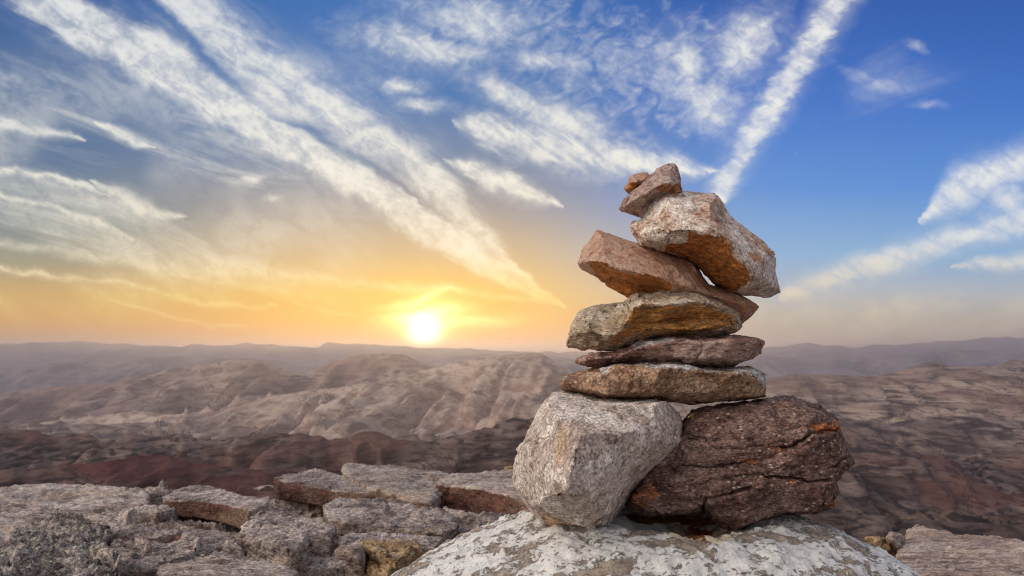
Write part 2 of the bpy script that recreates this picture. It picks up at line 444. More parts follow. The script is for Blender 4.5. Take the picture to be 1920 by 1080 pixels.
stone('tilted_slab_stone', 'smooth salmon-pink slab tilted down to the right, poking out left below the big pale block',
 [(180,915),(215,820),(280,690),(310,630),(340,625),(420,650),(540,700),(650,735),(760,772),(860,795),(960,822),(1030,850),(1080,870),(1130,930),(1160,985),(1165,1010),(1210,1060),(1300,1095),(1340,1110),(1430,1140),(1530,1175),(1587,1210),(1575,1240),(1520,1310),(1480,1350),(1440,1390),(1300,1350),(1100,1270),(900,1250),(700,1210),(560,1158),(530,1130),(450,1090),(382,1062),(380,1040),(310,970),(270,965)],
 [[(265,862,-.045),(340,868,-.065),(420,898,-.075),(510,948,-.085),(620,963,-.088),(730,975,-.09),(850,1000,-.09),(915,1050,-.085),(1050,1090,-.07),(1250,1150,-.05),(1450,1200,-.03)],
  [(370,690,-.02),(560,770,-.035),(750,840,-.045),(950,900,-.045),(1080,960,-.04)],
  [(420,1000,-.01),(600,1070,-.005),(800,1100,-.01)]],
 1.50, .14, 'pink', 12, Z1, amp=.004, facet=.0022, voxel=.002, od=(0.01, 0.03),
 tints=[([(255,880),(340,872),(510,955),(730,980),(850,1005),(915,1060),(900,1250),(600,1200),(380,1060),(300,965)],1.0,3),
        ([(1340,1110),(1590,1205),(1480,1360),(1300,1260)],0.45,8)])
stone('rough_stone', 'chunky ochre-grey stone with a grey left face, directly under the salmon-pink slab',
 [(95,540),(95,500),(120,420),(125,370),(155,310),(190,265),(260,240),(370,215),(460,205),(540,210),(560,170),(600,140),(660,115),(710,135),(780,115),(860,85),(920,68),(1000,62),(1080,62),(1150,70),(1200,95),(1240,130),(1270,175),(1330,200),(1400,225),(1430,270),(1445,310),(1465,360),(1450,410),(1400,440),(1300,452),(1240,458),(1150,462),(1000,458),(900,460),(820,470),(700,495),(620,515),(540,560),(460,580),(400,575),(340,562),(200,565),(130,555)],
 [[(560,235,-.04),(620,212,-.055),(700,195,-.06),(770,208,-.062),(850,225,-.065),(950,205,-.065),(1050,192,-.065),(1150,188,-.06),(1250,205,-.055),(1330,245,-.05),(1410,300,-.03)],
  [(560,180,-.02),(590,290,-.05),(560,360,-.05),(480,450,-.045),(420,500,-.035),(330,550,-.015)],
  [(640,330,-.03),(760,340,-.028),(900,320,-.022),(1050,310,-.022),(1200,320,-.03),(1340,350,-.035)],
  [(620,420,-.035),(800,410,-.04),(1000,405,-.045),(1200,400,-.045),(1350,400,-.035)],
  [(250,330,-.03),(280,430,-.035)],[(800,140,-.03),(1000,120,-.03),(1130,125,-.03)]],
 1.46, .17, 'ochre', 17, Z2, amp=.007, facet=.004, od=(0.01, 0.015),
 tints=[([(600,240),(700,215),(850,240),(1050,212),(1250,225),(1400,300),(1420,390),(1200,440),(900,440),(640,470),(480,540),(440,500),(560,380)],0.85,14)],
 cracks=[([(620,240),(760,245),(900,240),(1050,215)],2,.004),([(700,380),(900,350),(1150,360)],2,.004)], lumps=.004)
stone('thin_red_stone', 'thin mauve-red flat stone, the thinnest slab of the cairn, fourth from its bottom',
 [(147,665),(180,630),(220,608),(290,590),(380,590),(450,590),(520,570),(600,520),(640,495),(720,485),(800,468),(900,452),(980,448),(1060,452),(1120,445),(1150,465),(1200,480),(1240,463),(1320,460),(1400,450),(1480,460),(1530,475),(1610,475),(1625,500),(1615,600),(1560,620),(1480,650),(1400,690),(1300,700),(1180,702),(1080,690),(960,680),(900,672),(740,660),(640,662),(520,667),(400,690),(290,708),(220,695),(170,680)],
 [[(250,640,-.03),(400,625,-.035),(520,620,-.04),(600,560,-.05),(700,550,-.055),(860,525,-.06),(940,500,-.06),(1150,500,-.06),(1350,500,-.06),(1560,520,-.045)],
  [(560,640,-.012),(740,640,-.02),(900,610,-.055),(1080,640,-.05),(1300,620,-.055),(1450,620,-.04)],[(240,680,-.015),(380,665,-.02)]],
 1.47, .15, 'red_slab', 21, Z2, amp=.005, facet=.0035, voxel=.0019,
 tints=[([(600,520),(720,485),(900,455),(930,480),(860,515),(760,545),(640,545)],1.0,4)],
 cracks=[([(1130,460),(1140,560),(1100,640)],1.3,.005)], lumps=.004)
stone('thick_brown_stone', 'thick golden brown slab with whitish upper edge, lying across the two big bottom stones',
 [(38,880),(45,800),(80,760),(160,750),(230,745),(320,705),(400,680),(480,670),(560,675),(640,672),(720,660),(800,650),(900,645),(960,655),(1040,665),(1120,690),(1200,710),(1300,712),(1400,705),(1460,705),(1530,700),(1600,730),(1635,760),(1650,800),(1652,850),(1645,930),(1590,945),(1520,945),(1440,960),(1300,965),(1200,968),(1120,985),(1050,990),(960,980),(900,970),(820,950),(700,955),(600,950),(520,945),(420,960),(340,950),(250,915),(200,890),(100,895)],
 [[(90,790,-.03),(240,780,-.045),(360,750,-.055),(470,700,-.055),(600,705,-.06),(700,700,-.06),(800,722,-.07),(900,705,-.065),(1030,700,-.06),(1150,730,-.06),(1300,745,-.06),(1420,745,-.06),(1580,760,-.045)],
  [(810,730,-.072),(785,830,-.07),(700,925,-.045)],[(225,800,-.05),(210,875,-.045)],
  [(260,880,-.05),(420,900,-.06),(600,890,-.055),(700,925,-.048),(900,900,-.045),(1200,900,-.045),(1560,890,-.04)]],
 1.465, .18, 'brown_slab', 26, Z2, amp=.005, facet=.0035,
 tints=[([(330,725),(400,680),(480,670),(640,672),(720,655),(900,640),(1040,662),(1200,705),(1450,700),(1600,725),(1655,800),(1650,880),(1620,840),(1580,762),(1420,742),(1200,735),(1040,697),(900,692),(800,715),(700,690),(560,690),(470,690),(380,740)],0.95,3)], lumps=.003)
stone('grey_boulder_stone', 'big pale grey speckled stone tapering downwards, bottom left of the cairn on the painted boulder',
 [(110,440),(140,340),(175,250),(200,200),(235,130),(270,80),(330,45),(400,38),(460,38),(520,65),(600,75),(700,70),(800,80),(870,75),(910,110),(940,160),(960,230),(975,290),(960,325),(900,350),(870,380),(830,430),(780,470),(730,500),(700,540),(680,590),(650,630),(600,665),(605,740),(540,762),(460,750),(400,755),(310,745),(270,720),(230,670),(190,620),(150,570),(120,530)],
 [[(290,110,-.05),(460,115,-.065),(640,110,-.065),(780,115,-.06),(860,95,-.04)],
  [(290,110,-.05),(430,250,-.12),(410,420,-.14),(385,560,-.13),(470,690,-.06)],
  [(860,110,-.04),(880,220,-.07),(880,300,-.07),(820,360,-.07),(700,440,-.06),(640,560,-.06),(530,700,-.05)],
  [(190,290,-.06),(220,420,-.075),(230,560,-.06)],[(640,250,-.11),(620,400,-.11)],[(560,700,-.06),(585,670,-.05)],[(250,590,-.085),(385,575,-.12),(520,560,-.10)]],
 1.44, .20, 'grey_big', 31, Z3, amp=.004, facet=.0045, voxel=.0025, od=(0.015, 0.03), relief=1.7, facets=55, flat=.016,
 tints=[([(330,210),(400,190),(390,350),(320,420),(290,330)],0.55,14),([(230,640),(420,690),(540,750),(300,750)],0.6,10)],
 cracks=[([(510,745),(545,690),(590,660)],2.0,.008)])
stone('dark_layered_stone', 'large dark reddish brown layered stone with cracks, bottom right of the cairn',
 [(940,200),(990,160),(1010,135),(1080,115),(1150,100),(1240,90),(1310,82),(1370,70),(1450,58),(1520,55),(1560,80),(1600,100),(1640,95),(1665,125),(1720,155),(1735,190),(1745,240),(1765,290),(1780,335),(1810,360),(1815,395),(1780,435),(1745,445),(1720,480),(1725,520),(1735,545),(1710,570),(1715,610),(1690,622),(1640,640),(1580,645),(1500,635),(1440,645),(1400,665),(1340,690),(1280,705),(1260,735),(1200,735),(1170,715),(1110,690),(1085,640),(1060,640),(1040,630),(950,645),(870,655),(800,660),(740,650),(700,620),(675,590),(690,520),(760,440),(850,350)],
 [[(1060,240,-.085),(1200,225,-.10),(1400,215,-.095),(1530,225,-.10)],[(1060,300,-.105),(1290,330,-.11),(1480,330,-.095),(1620,300,-.11)],
  [(900,440,-.075),(1060,425,-.10),(1300,385,-.09),(1500,390,-.115),(1660,380,-.085)],[(900,500,-.10),(1100,470,-.115),(1380,450,-.115),(1640,465,-.09)],
  [(860,590,-.075),(1040,560,-.09),(1150,570,-.12),(1320,535,-.12),(1600,540,-.10)],[(1170,640,-.10),(1300,620,-.11),(1500,590,-.09)]],
 1.50, .24, 'dark_layer', 37, Z3, amp=.005, facet=.006, voxel=.0021, od=(0.02, 0.03), facets=120, flat=.005, relief=1.0, bevel=(.925, -.085), lumps=.003,
 strata=((-0.13, 0.1, 1), 15, .0028),
 tints=[([(1600,200),(1735,185),(1745,235),(1650,240),(1590,225)],0.95,4),([(1240,375),(1340,365),(1330,395),(1250,400)],0.7,5),([(1380,470),(1500,480),(1520,500),(1390,495)],0.6,5),
        ([(690,540),(800,500),(840,560),(740,640)],0.55,8),([(1340,300),(1470,325),(1440,340)],0.6,5),([(1690,560),(1720,560),(1720,620),(1690,620)],0.8,4)],
 cracks=[([(850,440),(960,405),(1060,418),(1180,405),(1310,378)],1.8,.012),([(1300,310),(1360,305),(1470,322)],1.6,.009),([(990,272),(1060,270),(1130,312),(1290,322)],1.6,.009),
         ([(1380,458),(1500,470),(1600,482),(1705,476)],2.3,.018),([(1068,645),(1070,575),(1160,558),(1310,522)],2.4,.018),([(1462,322),(1560,285),(1600,238),(1732,232)],2.4,.016),
         ([(1150,315),(1160,290)],1.2,.006),([(1690,420),(1740,400),(1782,362)],1.8,.012),([(1460,200),(1560,215)],1.3,.007),([(1000,520),(1100,480),(1300,470)],1.2,.006),([(1660,620),(1670,540),(1700,500)],1.5,.008)])
#@@END CAIRN

# ------------------------------------------------------------------ painted boulder
def boulder_mat():
    m = bpy.data.materials.new('flaking_white_paint'); m.use_nodes = True
    k = NT(m.node_tree); b = k.n['Principled BSDF']
    v = k.new('ShaderNodeTexCoord').outputs['Object']
    mp = k.new('ShaderNodeMapping'); k.put(mp.inputs[0], v)
    mp.inputs['Rotation'].default_value = (0, 0, R(25)); mp.inputs['Scale'].default_value = (1, 1.5, 1)
    w = mp.outputs[0]
    big = k.noise(w, 9, 3, 0.6, 0.5); med = k.noise(w, 42, 7, 0.72, 0.6); fin = k.noise(v, 240, 3, 0.6)
    cov = k.m('ADD', k.m('MULTIPLY', big, 1.0), k.m('MULTIPLY', med, 0.75))
    bare = k.ss(cov, 0.92, 0.945)
    bare2 = k.ss(k.m('MULTIPLY_ADD', big, 0.35, k.noise(w, 62, 5, 0.72, 0.5)), 0.735, 0.79)
    bareb = k.m('MAXIMUM', bare, k.m('MULTIPLY', bare2, 0.8))
    paint = k.mix(k.ss(med, 0.3, 0.7), (0.62, 0.615, 0.60), (0.82, 0.82, 0.80))
    stone_c = k.mix(k.ss(k.noise(v, 60, 5, 0.7), 0.35, 0.65), (0.20, 0.16, 0.13), (0.40, 0.34, 0.28))
    c = k.mix(bareb, paint, stone_c)
    rim = k.m('MULTIPLY', k.ss(k.m('ABSOLUTE', k.m('SUBTRACT', cov, 0.915)), 0.03, 0.0), 0.35)
    c = k.mix(rim, c, (0.28, 0.25, 0.22))
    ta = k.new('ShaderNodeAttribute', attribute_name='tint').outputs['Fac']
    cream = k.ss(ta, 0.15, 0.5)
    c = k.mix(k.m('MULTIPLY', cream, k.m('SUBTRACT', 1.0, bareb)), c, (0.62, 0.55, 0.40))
    rust = k.ss(k.m('ADD', ta, k.m('MULTIPLY_ADD', k.noise(v, 45, 4, 0.7), 1.2, -0.6)), 0.62, 0.74)  # the rust stain, and also the shade painted into the hollow
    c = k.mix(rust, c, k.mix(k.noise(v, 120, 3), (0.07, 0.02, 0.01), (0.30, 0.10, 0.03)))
    g = k.ss(fin, 0.3, 0.7, 0.84, 1.12, 'LINEAR')
    c = k.vm('MULTIPLY', c, k.comb(g, g, g))
    k.put(b.inputs['Base Color'], c)
    b.inputs['Roughness'].default_value = 0.75; b.inputs['Specular IOR Level'].default_value = 0.3
    h = k.m('ADD', k.m('MULTIPLY', bareb, -1.6), k.m('ADD', k.m('MULTIPLY', fin, 0.25), k.m('MULTIPLY', k.noise(v, 50, 6, 0.7), 1.3)))
    bp = k.new('ShaderNodeBump'); bp.inputs['Strength'].default_value = 0.9; bp.inputs['Distance'].default_value = 0.004
    k.put(bp.inputs['Height'], h); k.put(b.inputs['Normal'], bp.outputs[0])
    return m
MAT['boulder'] = boulder_mat()

def boulder():
    bm = bmesh.new(); bmesh.ops.create_icosphere(bm, subdivisions=5, radius=1)
    c = P(1235, 935, 1.52); a, b_, h = 0.69, 0.50, 0.47
    for v in bm.verts:
        x, y, z = v.co
        v.co = (x * a, y * b_, z * h)
    me = bpy.data.meshes.new('b'); bm.to_mesh(me); bm.free()
    co = get_co(me); co += np.array([c[0], c[1], c[2] - h])
    set_co(me, co)
    me = remesh(me, 0.0045)
    co = get_co(me)
    co = co[:]
    hc = P(1265, 960, 1.50)      # a hollow under the dark stone
    co[:, 2] -= 0.11 * np.exp(-((co[:, 0] - hc[0]) / 0.12) ** 2 - ((co[:, 1] - hc[1]) / 0.085) ** 2)
    set_co(me, co)
    tint = [([Z3(640, 640), Z3(1190, 660), Z3(1200, 722), Z3(1000, 715), Z3(800, 712), Z3(660, 690)], 1.0, 3), ([Z3(850, 725), Z3(1000, 715), Z3(1240, 730), Z3(1200, 800), Z3(1060, 835), Z3(930, 800)], 0.55, 10),  # first patch paints the hollow's shade as dark rust, second is cream
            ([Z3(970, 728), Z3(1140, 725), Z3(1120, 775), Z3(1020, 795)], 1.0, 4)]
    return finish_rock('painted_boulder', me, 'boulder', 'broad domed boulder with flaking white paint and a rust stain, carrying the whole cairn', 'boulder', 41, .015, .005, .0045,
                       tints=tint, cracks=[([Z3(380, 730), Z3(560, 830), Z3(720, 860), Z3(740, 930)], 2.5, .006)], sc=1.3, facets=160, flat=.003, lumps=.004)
boulder()

#@@LEDGE
# ------------------------------------------------------------------ bedrock ledge
def terrace(h, step, sharp):
    f = h / step; k_ = np.floor(f)
    return step * (k_ + sstep(sharp, 1.0, f - k_))
def ledge_height(X, Y):
    p = np.stack([X, Y, np.zeros_like(X)], 1)
    px = 960 + X / Y * F
    w = p + 0.10 * np.stack([fbm(p * 2 + 31, 3), fbm(p * 2 + 61, 3), np.zeros_like(X)], 1)
    h = 0.16 * fbm(p * 0.8 + 4, 3) + 0.03 * (Y - 3.5)
    b, r, o = cells(w * np.array([1.5, 2.3, 1]) + 11)
    h += 0.05 * r[:, 0] + 0.09 * (r[:, :2] * o[:, :2]).sum(1)
    b, r, o = cells(w * np.array([4.5, 7, 1]) + 23)
    h += 0.016 * r[:, 0] + 0.04 * (r[:, :2] * o[:, :2]).sum(1)
    h += 0.014 * fbm(p * 13, 3)
    bed = 0.10 * X + 0.03 * Y          # beds dip gently
    z = terrace(h + bed, 0.062, 0.80) - bed
    z = 0.7 * z + 0.3 * h + 0.25 * terrace(h * 1.0 + bed + .02, 0.023, 0.7) - 0.25 * (h + bed)
    b, r, o = cells(w * np.array([15, 24, 1]) + 43)
    z += 0.007 * r[:, 0] + 0.010 * (r[:, :2] * o[:, :2]).sum(1)
    z += 0.010 * (ridged(p * np.array([9, 26, 1]) + 5, 4, 0.6) - 0.6) * 2
    z += 0.010 * (ridged(p * np.array([30, 44, 1]) + 5, 3, 0.6) - 0.6) * 2 + 0.004 * fbm(p * 60, 2, 0.6)
    # the platform's far rim, lower on the right
    rim = 4.7 + 0.5 * fbm(np.stack([X * 0.8, X * 0, X * 0], 1) + 3.3, 3)
    rim = np.where(X > 0.3, 3.75 + 0.25 * fbm(np.stack([X * 2.0, X * 0, X * 0], 1) + 8.3, 3), rim)
    k = np.clip((Y - rim) / 1.0, 0, 40)
    z = z - 0.088 - 1.1 * k ** 1.25
    z -= 0.10 * sstep(0.4, 1.2, X) * sstep(2.5, 3.6, Y)
    return z
def build_ledge():
    nu, nv = 900, 800
    pxs = np.linspace(-500, 2420, nu)
    t = np.linspace(0, 1, nv); Ys = 1.0 * (7.5 / 1.0) ** t
    PX, YY = np.meshgrid(pxs, Ys)
    X = ((PX - 960) / F * YY).ravel(); Y = YY.ravel()
    z = ledge_height(X, Y)
    co = np.stack([X, Y, z], 1)
    i = np.arange(nu * nv).reshape(nv, nu)
    f = np.stack([i[:-1, :-1], i[:-1, 1:], i[1:, 1:], i[1:, :-1]], -1).reshape(-1, 4)
    me = mesh_from('bedrock', co, f, MAT['ledge'])
    zg = z.reshape(nv, nu); st = np.abs(np.gradient(zg, axis=0)).ravel() / np.gradient(YY, axis=0).ravel()
    t_ = sstep(0.6, 1.6, st) * sstep(0.0, 0.5, fbm(co * 1.6 + 9, 3)) * 0.7      # iron stain on some broken bed edges
    at = me.attributes.new('tint', 'FLOAT', 'POINT'); at.data.foreach_set('value', t_.astype(np.float32))
    tag(link('bedrock', me), kind='structure')
build_ledge()

slab('rounded_slab', 'large smooth rounded pale slab at the far left edge of the ledge',
 [(-500,330),(-200,300),(60,290),(130,272),(330,265),(560,268),(760,265),(880,275),(980,300),(1050,335),(1080,380),(1060,425),(900,470),(800,530),(500,640),(200,720),(-300,760)],
 0.0, .16, 'ledge_warm', 51, Z4, amp=.03, grooves=(.008,(3,11,11)), strata=((.2, -.3, 1), 10, .008))
slab('knobbly_rock', 'rough dark knobbly rock in the bottom left corner of the ledge',
 [(-200,760),(60,690),(110,580),(160,550),(240,530),(330,510),(370,470),(400,458),(470,460),(560,480),(650,510),(740,550),(790,620),(770,760),(800,900),(860,1060),(-200,1100)],
 0.07, .22, 'ledge_dark', 53, Z4, amp=.03, facet=.022, voxel=.006, lumps=.026, sc=1.1, facets=60)
slab('red_edged_slab', 'flat grey slab with a rust-red front edge, right of the rounded pale slab',
 [(1165,350),(1230,320),(1360,268),(1450,262),(1600,300),(1800,345),(1950,345),(1900,420),(1790,455),(1600,400),(1400,370),(1210,362)],
 0.02, .10, 'ledge', 55, Z4, amp=.012, facet=.008,
 tints=[([(1180,372),(1400,376),(1600,406),(1800,458),(1780,600),(1200,560)],1.0,3)])
slab('cracked_bench_rock', 'low grey bench of rock with a straight rusty horizontal crack, beside the dark knobbly rock',
 [(760,590),(800,560),(950,565),(1100,560),(1300,600),(1480,595),(1660,605),(1720,680),(1480,740),(1280,800),(1050,880),(780,880)],
 0.03, .14, 'ledge', 57, Z4, amp=.02, grooves=(.008,(3,14,14)), facet=.012, cracks=[([(770,640),(900,642),(1100,640),(1290,650)],2.5,.03)],
 tints=[([(760,636),(1290,636),(1290,672),(760,676)],0.9,3)])
slab('flat_front_slab', 'flat pale-topped slab with reddish underside at the bottom edge of the photo, left of the ochre block',
 [(1170,820),(1300,806),(1450,812),(1600,802),(1800,815),(1950,830),(2100,850),(2150,900),(2000,1000),(1200,1020),(1140,900)],
 0.06, .09, 'ledge_warm', 59, Z4, amp=.014, grooves=(.008,(4,18,18)), facet=.010, voxel=.007, strata=((0, 0, 1), 22, .006))
slab('humped_boulder', 'humped pale grey boulder with a blunt nose, in the middle of the left ledge',
 [(-120,600),(-70,500),(0,440),(80,418),(180,430),(300,470),(450,520),(545,550),(500,585),(330,610),(310,680),(230,710),(130,670),(0,640)],
 0.07, .16, 'ledge', 61, Z5, amp=.03, grooves=(.009,(5,14,14)), facet=.014, voxel=.007)
slab('upper_left_slab', 'thin grey slab with a dark red broken front edge, upper middle of the ledge skyline',
 [(130,210),(200,182),(330,165),(370,142),(430,140),(530,175),(620,200),(740,200),(900,290),(980,330),(860,318),(720,325),(620,300),(450,275),(260,245),(150,235)],
 0.02, .11, 'ledge', 63, Z5, amp=.012, facet=.008,
 tints=[([(125,225),(260,252),(450,282),(620,306),(720,332),(1000,340),(1000,500),(100,500)],1.0,3)])
slab('long_skyline_slab', 'long pale pinkish slab on the ledge skyline, rising to a blunt corner at its left end',
 [(597,190),(612,132),(650,106),(780,130),(900,130),(1010,134),(1100,155),(1240,170),(1330,180),(1300,250),(1240,300),(1230,375),(1150,375),(1000,335),(860,295),(770,265),(690,215)],
 0.045, .10, 'ledge_warm', 65, Z5, amp=.018, grooves=(.010,(3,12,12)), facet=.012, strata=((.15, 0, 1), 18, .010),
 tints=[([(860,302),(1000,342),(1190,392),(1190,420),(850,420)],0.9,3)])
slab('red_faced_block', 'broad block with a rust-red rough front face, touching the left side of the painted boulder',
 [(1240,255),(1290,182),(1400,182),(1560,162),(1720,148),(1900,150),(2200,190),(2300,330),(2000,380),(1800,350),(1740,325),(1600,280),(1450,258),(1320,248)],
 0.06, .26, 'ledge_warm', 67, Z5, amp=.016, grooves=(.008,(3,12,12)), facet=.012,
 tints=[([(1230,262),(1320,255),(1450,265),(1600,288),(1740,333),(1810,360),(2000,390),(2000,600),(1230,600)],1.0,3)])
slab('wide_grey_rock', 'wide humped mid-grey rock lying in front of the red-faced block',
 [(480,390),(540,352),(620,337),(700,352),(790,346),(870,337),(960,352),(1080,382),(1180,398),(1280,435),(1360,485),(1400,540),(1290,590),(1100,580),(900,550),(700,520),(560,500),(490,450)],
 0.02, .14, 'ledge', 69, Z5, amp=.03, grooves=(.010,(4,13,13)), facet=.014, cracks=[([(900,350),(920,420),(1000,470)],3,.02)])
stone('ochre_block', 'blocky ochre-yellow rock at the bottom edge, just left of the painted boulder',
 [(725,690),(790,648),(860,655),(905,634),(985,645),(1035,672),(1100,655),(1150,735),(1120,810),(1135,900),(1080,960),(1000,1050),(840,1040),(755,1050),(765,900),(735,790)],
 [[(790,690,-.05),(870,700,-.10),(960,680,-.04),(1050,720,-.10)],[(880,720,-.11),(850,820,-.03),(900,920,-.13)],[(1000,760,-.12),(1040,860,-.03),(960,960,-.1)],[(780,850,-.08),(800,960,-.05)]],
 2.95, .35, 'ledge_ochre', 71, Z5, cat='rock', voxel=.006, amp=.016, facet=.02, sc=2.0, lumps=.014, facets=30, flat=.03)
stone('small_wedge_rock', 'small pale wedge-shaped rock leaning against the left side of the ochre block',
 [(560,720),(640,680),(700,665),(745,690),(755,760),(752,870),(700,860),(620,780)],
 [[(660,720,-.05),(720,780,-.05)]], 2.85, .15, 'ledge_warm', 73, Z5, cat='rock', voxel=.006, amp=.012, facet=.010, sc=3.0)
slab('grey_shelf_rock', 'narrow pale grey shelf of rock above the ochre block',
 [(560,610),(700,590),(900,590),(1100,600),(1290,620),(1240,690),(1100,660),(900,640),(720,650),(600,660)],
 0.03, .10, 'ledge', 75, Z5, amp=.016, facet=.012, voxel=.007)
stone('red_pebble', 'small reddish stone lying on the red-faced block against the grey cairn stone',
 [(1715,142),(1735,126),(1780,122),(1800,135),(1790,155),(1750,158)], [[(1750,140,-.02)]], 5.3, .09, 'ledge_ochre', 77, Z5, cat='pebble', voxel=.005, amp=.006, facet=.006, sc=2.0)
stone('white_pebble', 'small whitish stone at the right end of the rounded pale slab',
 [(940,430),(960,412),(1000,408),(1030,402),(1075,408),(1085,430),(1040,445),(980,450)], [[(1000,425,-.03)]], 4.3, .09, 'ledge_warm', 79, Z4, cat='pebble', voxel=.005, amp=.006, facet=.006, sc=2.0)
stone('knob_stone', 'small pale lumpy stone left of the slab with the dark red front edge',
 [(-20,285),(30,262),(90,255),(130,262),(120,285),(60,298),(0,300)], [[(50,275,-.04)]], 4.7, .12, 'ledge_warm', 81, Z5, cat='rock', voxel=.006, amp=.008, facet=.008, sc=2.0)
# right-hand ledge
slab('striated_slab', 'long pinkish slab with diagonal striations filling the bottom right corner',
 [(905,382),(940,338),(990,320),(1050,330),(1130,355),(1290,385),(1480,390),(1630,392),(1780,412),(1960,445),(2300,520),(2500,760),(2400,1000),(1000,1000),(860,640),(830,520)],
 -0.10, .3, 'striated', 83, Z6, amp=.022, facet=.010, voxel=.007, grooves=(.020, (1.1, 9, 9)))
stone('orange_knob_rock', 'rounded knob of rock stained orange at the left tip of the striated slab',
 [(740,400),(775,357),(820,358),(860,380),(890,410),(905,500),(870,560),(800,570),(745,520)], [[(800,420,-.06),(840,480,-.05)]],
 3.7, .2, 'ledge_warm', 85, Z6, cat='rock', voxel=.006, amp=.012, facet=.010, sc=2.5, lumps=.01, tints=[([(740,440),(800,440),(830,500),(790,560),(740,540)],0.55,6)])
stone('low_red_rock', 'low reddish rock between the painted boulder and the orange-stained knob',
 [(560,410),(610,393),(670,396),(720,408),(760,430),(770,520),(700,520),(620,470)], [[(660,430,-.05)]],
 3.6, .2, 'ledge_ochre', 87, Z6, cat='rock', voxel=.006, amp=.012, facet=.010, sc=2.5)
#@@END LEDGE

# loose rubble lying on the bedrock
def rubble():
    rs = np.random.RandomState(5)
    bm = bmesh.new(); bmesh.ops.create_icosphere(bm, subdivisions=2, radius=1)
    base = np.array([v.co[:] for v in bm.verts]); fc = np.array([[v.index for v in f.verts] for f in bm.faces]); bm.free()
    N = 900
    V, Fc = [], []
    px = rs.uniform(-250, 2200, N); Y = 2.4 * (4.7 / 2.4) ** rs.uniform(0, 1, N)
    X = (px - 960) / F * Y
    z = ledge_height(X, Y)
    keep = z > -0.3
    for i in np.nonzero(keep)[0]:
        s = 0.008 + 0.028 * rs.rand() ** 2.5
        q = base * (s * rs.uniform(.7, 1.3), s * rs.uniform(.7, 1.3), s * rs.uniform(.4, .8))
        q = q * (1 + 0.45 * perlin(base * 1.3 + rs.rand() * 90)[:, None])
        a = rs.rand() * 6.28; c_, s_ = math.cos(a), math.sin(a)
        q = np.stack([q[:, 0] * c_ - q[:, 1] * s_, q[:, 0] * s_ + q[:, 1] * c_, q[:, 2]], 1) + (X[i], Y[i], z[i] + s * .25)
        Fc.append(fc + len(V) * len(base)); V.append(q)
    me = mesh_from('rubble', np.concatenate(V), np.concatenate(Fc), MAT['ledge'], False)
    tag(link('rubble', me), 'loose grey rock chips scattered over the ledge', 'rubble', kind='stuff')
rubble()

#@@HILLS
# ------------------------------------------------------------------ hills
def hill_mat(name, dark, mid, pale, scale, stretch=(1, 1, 2.2), red=None, bumpd=1.0, redamt=0.6):
    m = bpy.data.materials.new(name); m.use_nodes = True
    k = NT(m.node_tree); b = k.n['Principled BSDF']
    v = k.new('ShaderNodeNewGeometry').outputs['Position']
    mp = k.new('ShaderNodeMapping'); k.put(mp.inputs[0], v); mp.inputs['Scale'].default_value = tuple(x / scale for x in stretch)
    w = mp.outputs[0]
    big = k.noise(w, 1.0, 6, 0.62, 0.8); med = k.noise(w, 5.0, 6, 0.65, 0.5)
    c = k.mix(k.ss(big, 0.38, 0.62), mid, pale)
    c = k.mix(k.ss(med, 0.56, 0.40), c, dark)
    if red:
        c = k.mix(k.m('MULTIPLY', k.ss(k.noise(w, 0.6, 4, 0.5, 0.3), 0.48, 0.6), redamt), c, red)
    g = k.ss(k.noise(w, 26.0, 4, 0.7), 0.3, 0.7, 0.78, 1.22, 'LINEAR')
    c = k.vm('MULTIPLY', c, k.comb(g, g, g))
    k.put(b.inputs['Base Color'], c); b.inputs['Roughness'].default_value = 0.95; b.inputs['Specular IOR Level'].default_value = 0.1
    bp = k.new('ShaderNodeBump'); bp.inputs['Strength'].default_value = 0.8; bp.inputs['Distance'].default_value = scale * 0.04 * bumpd
    k.put(bp.inputs['Height'], med); k.put(b.inputs['Normal'], bp.outputs[0])
    return m

def prof(pts, x):
    a = np.array(pts, float); return np.interp(x, a[:, 0], a[:, 1])

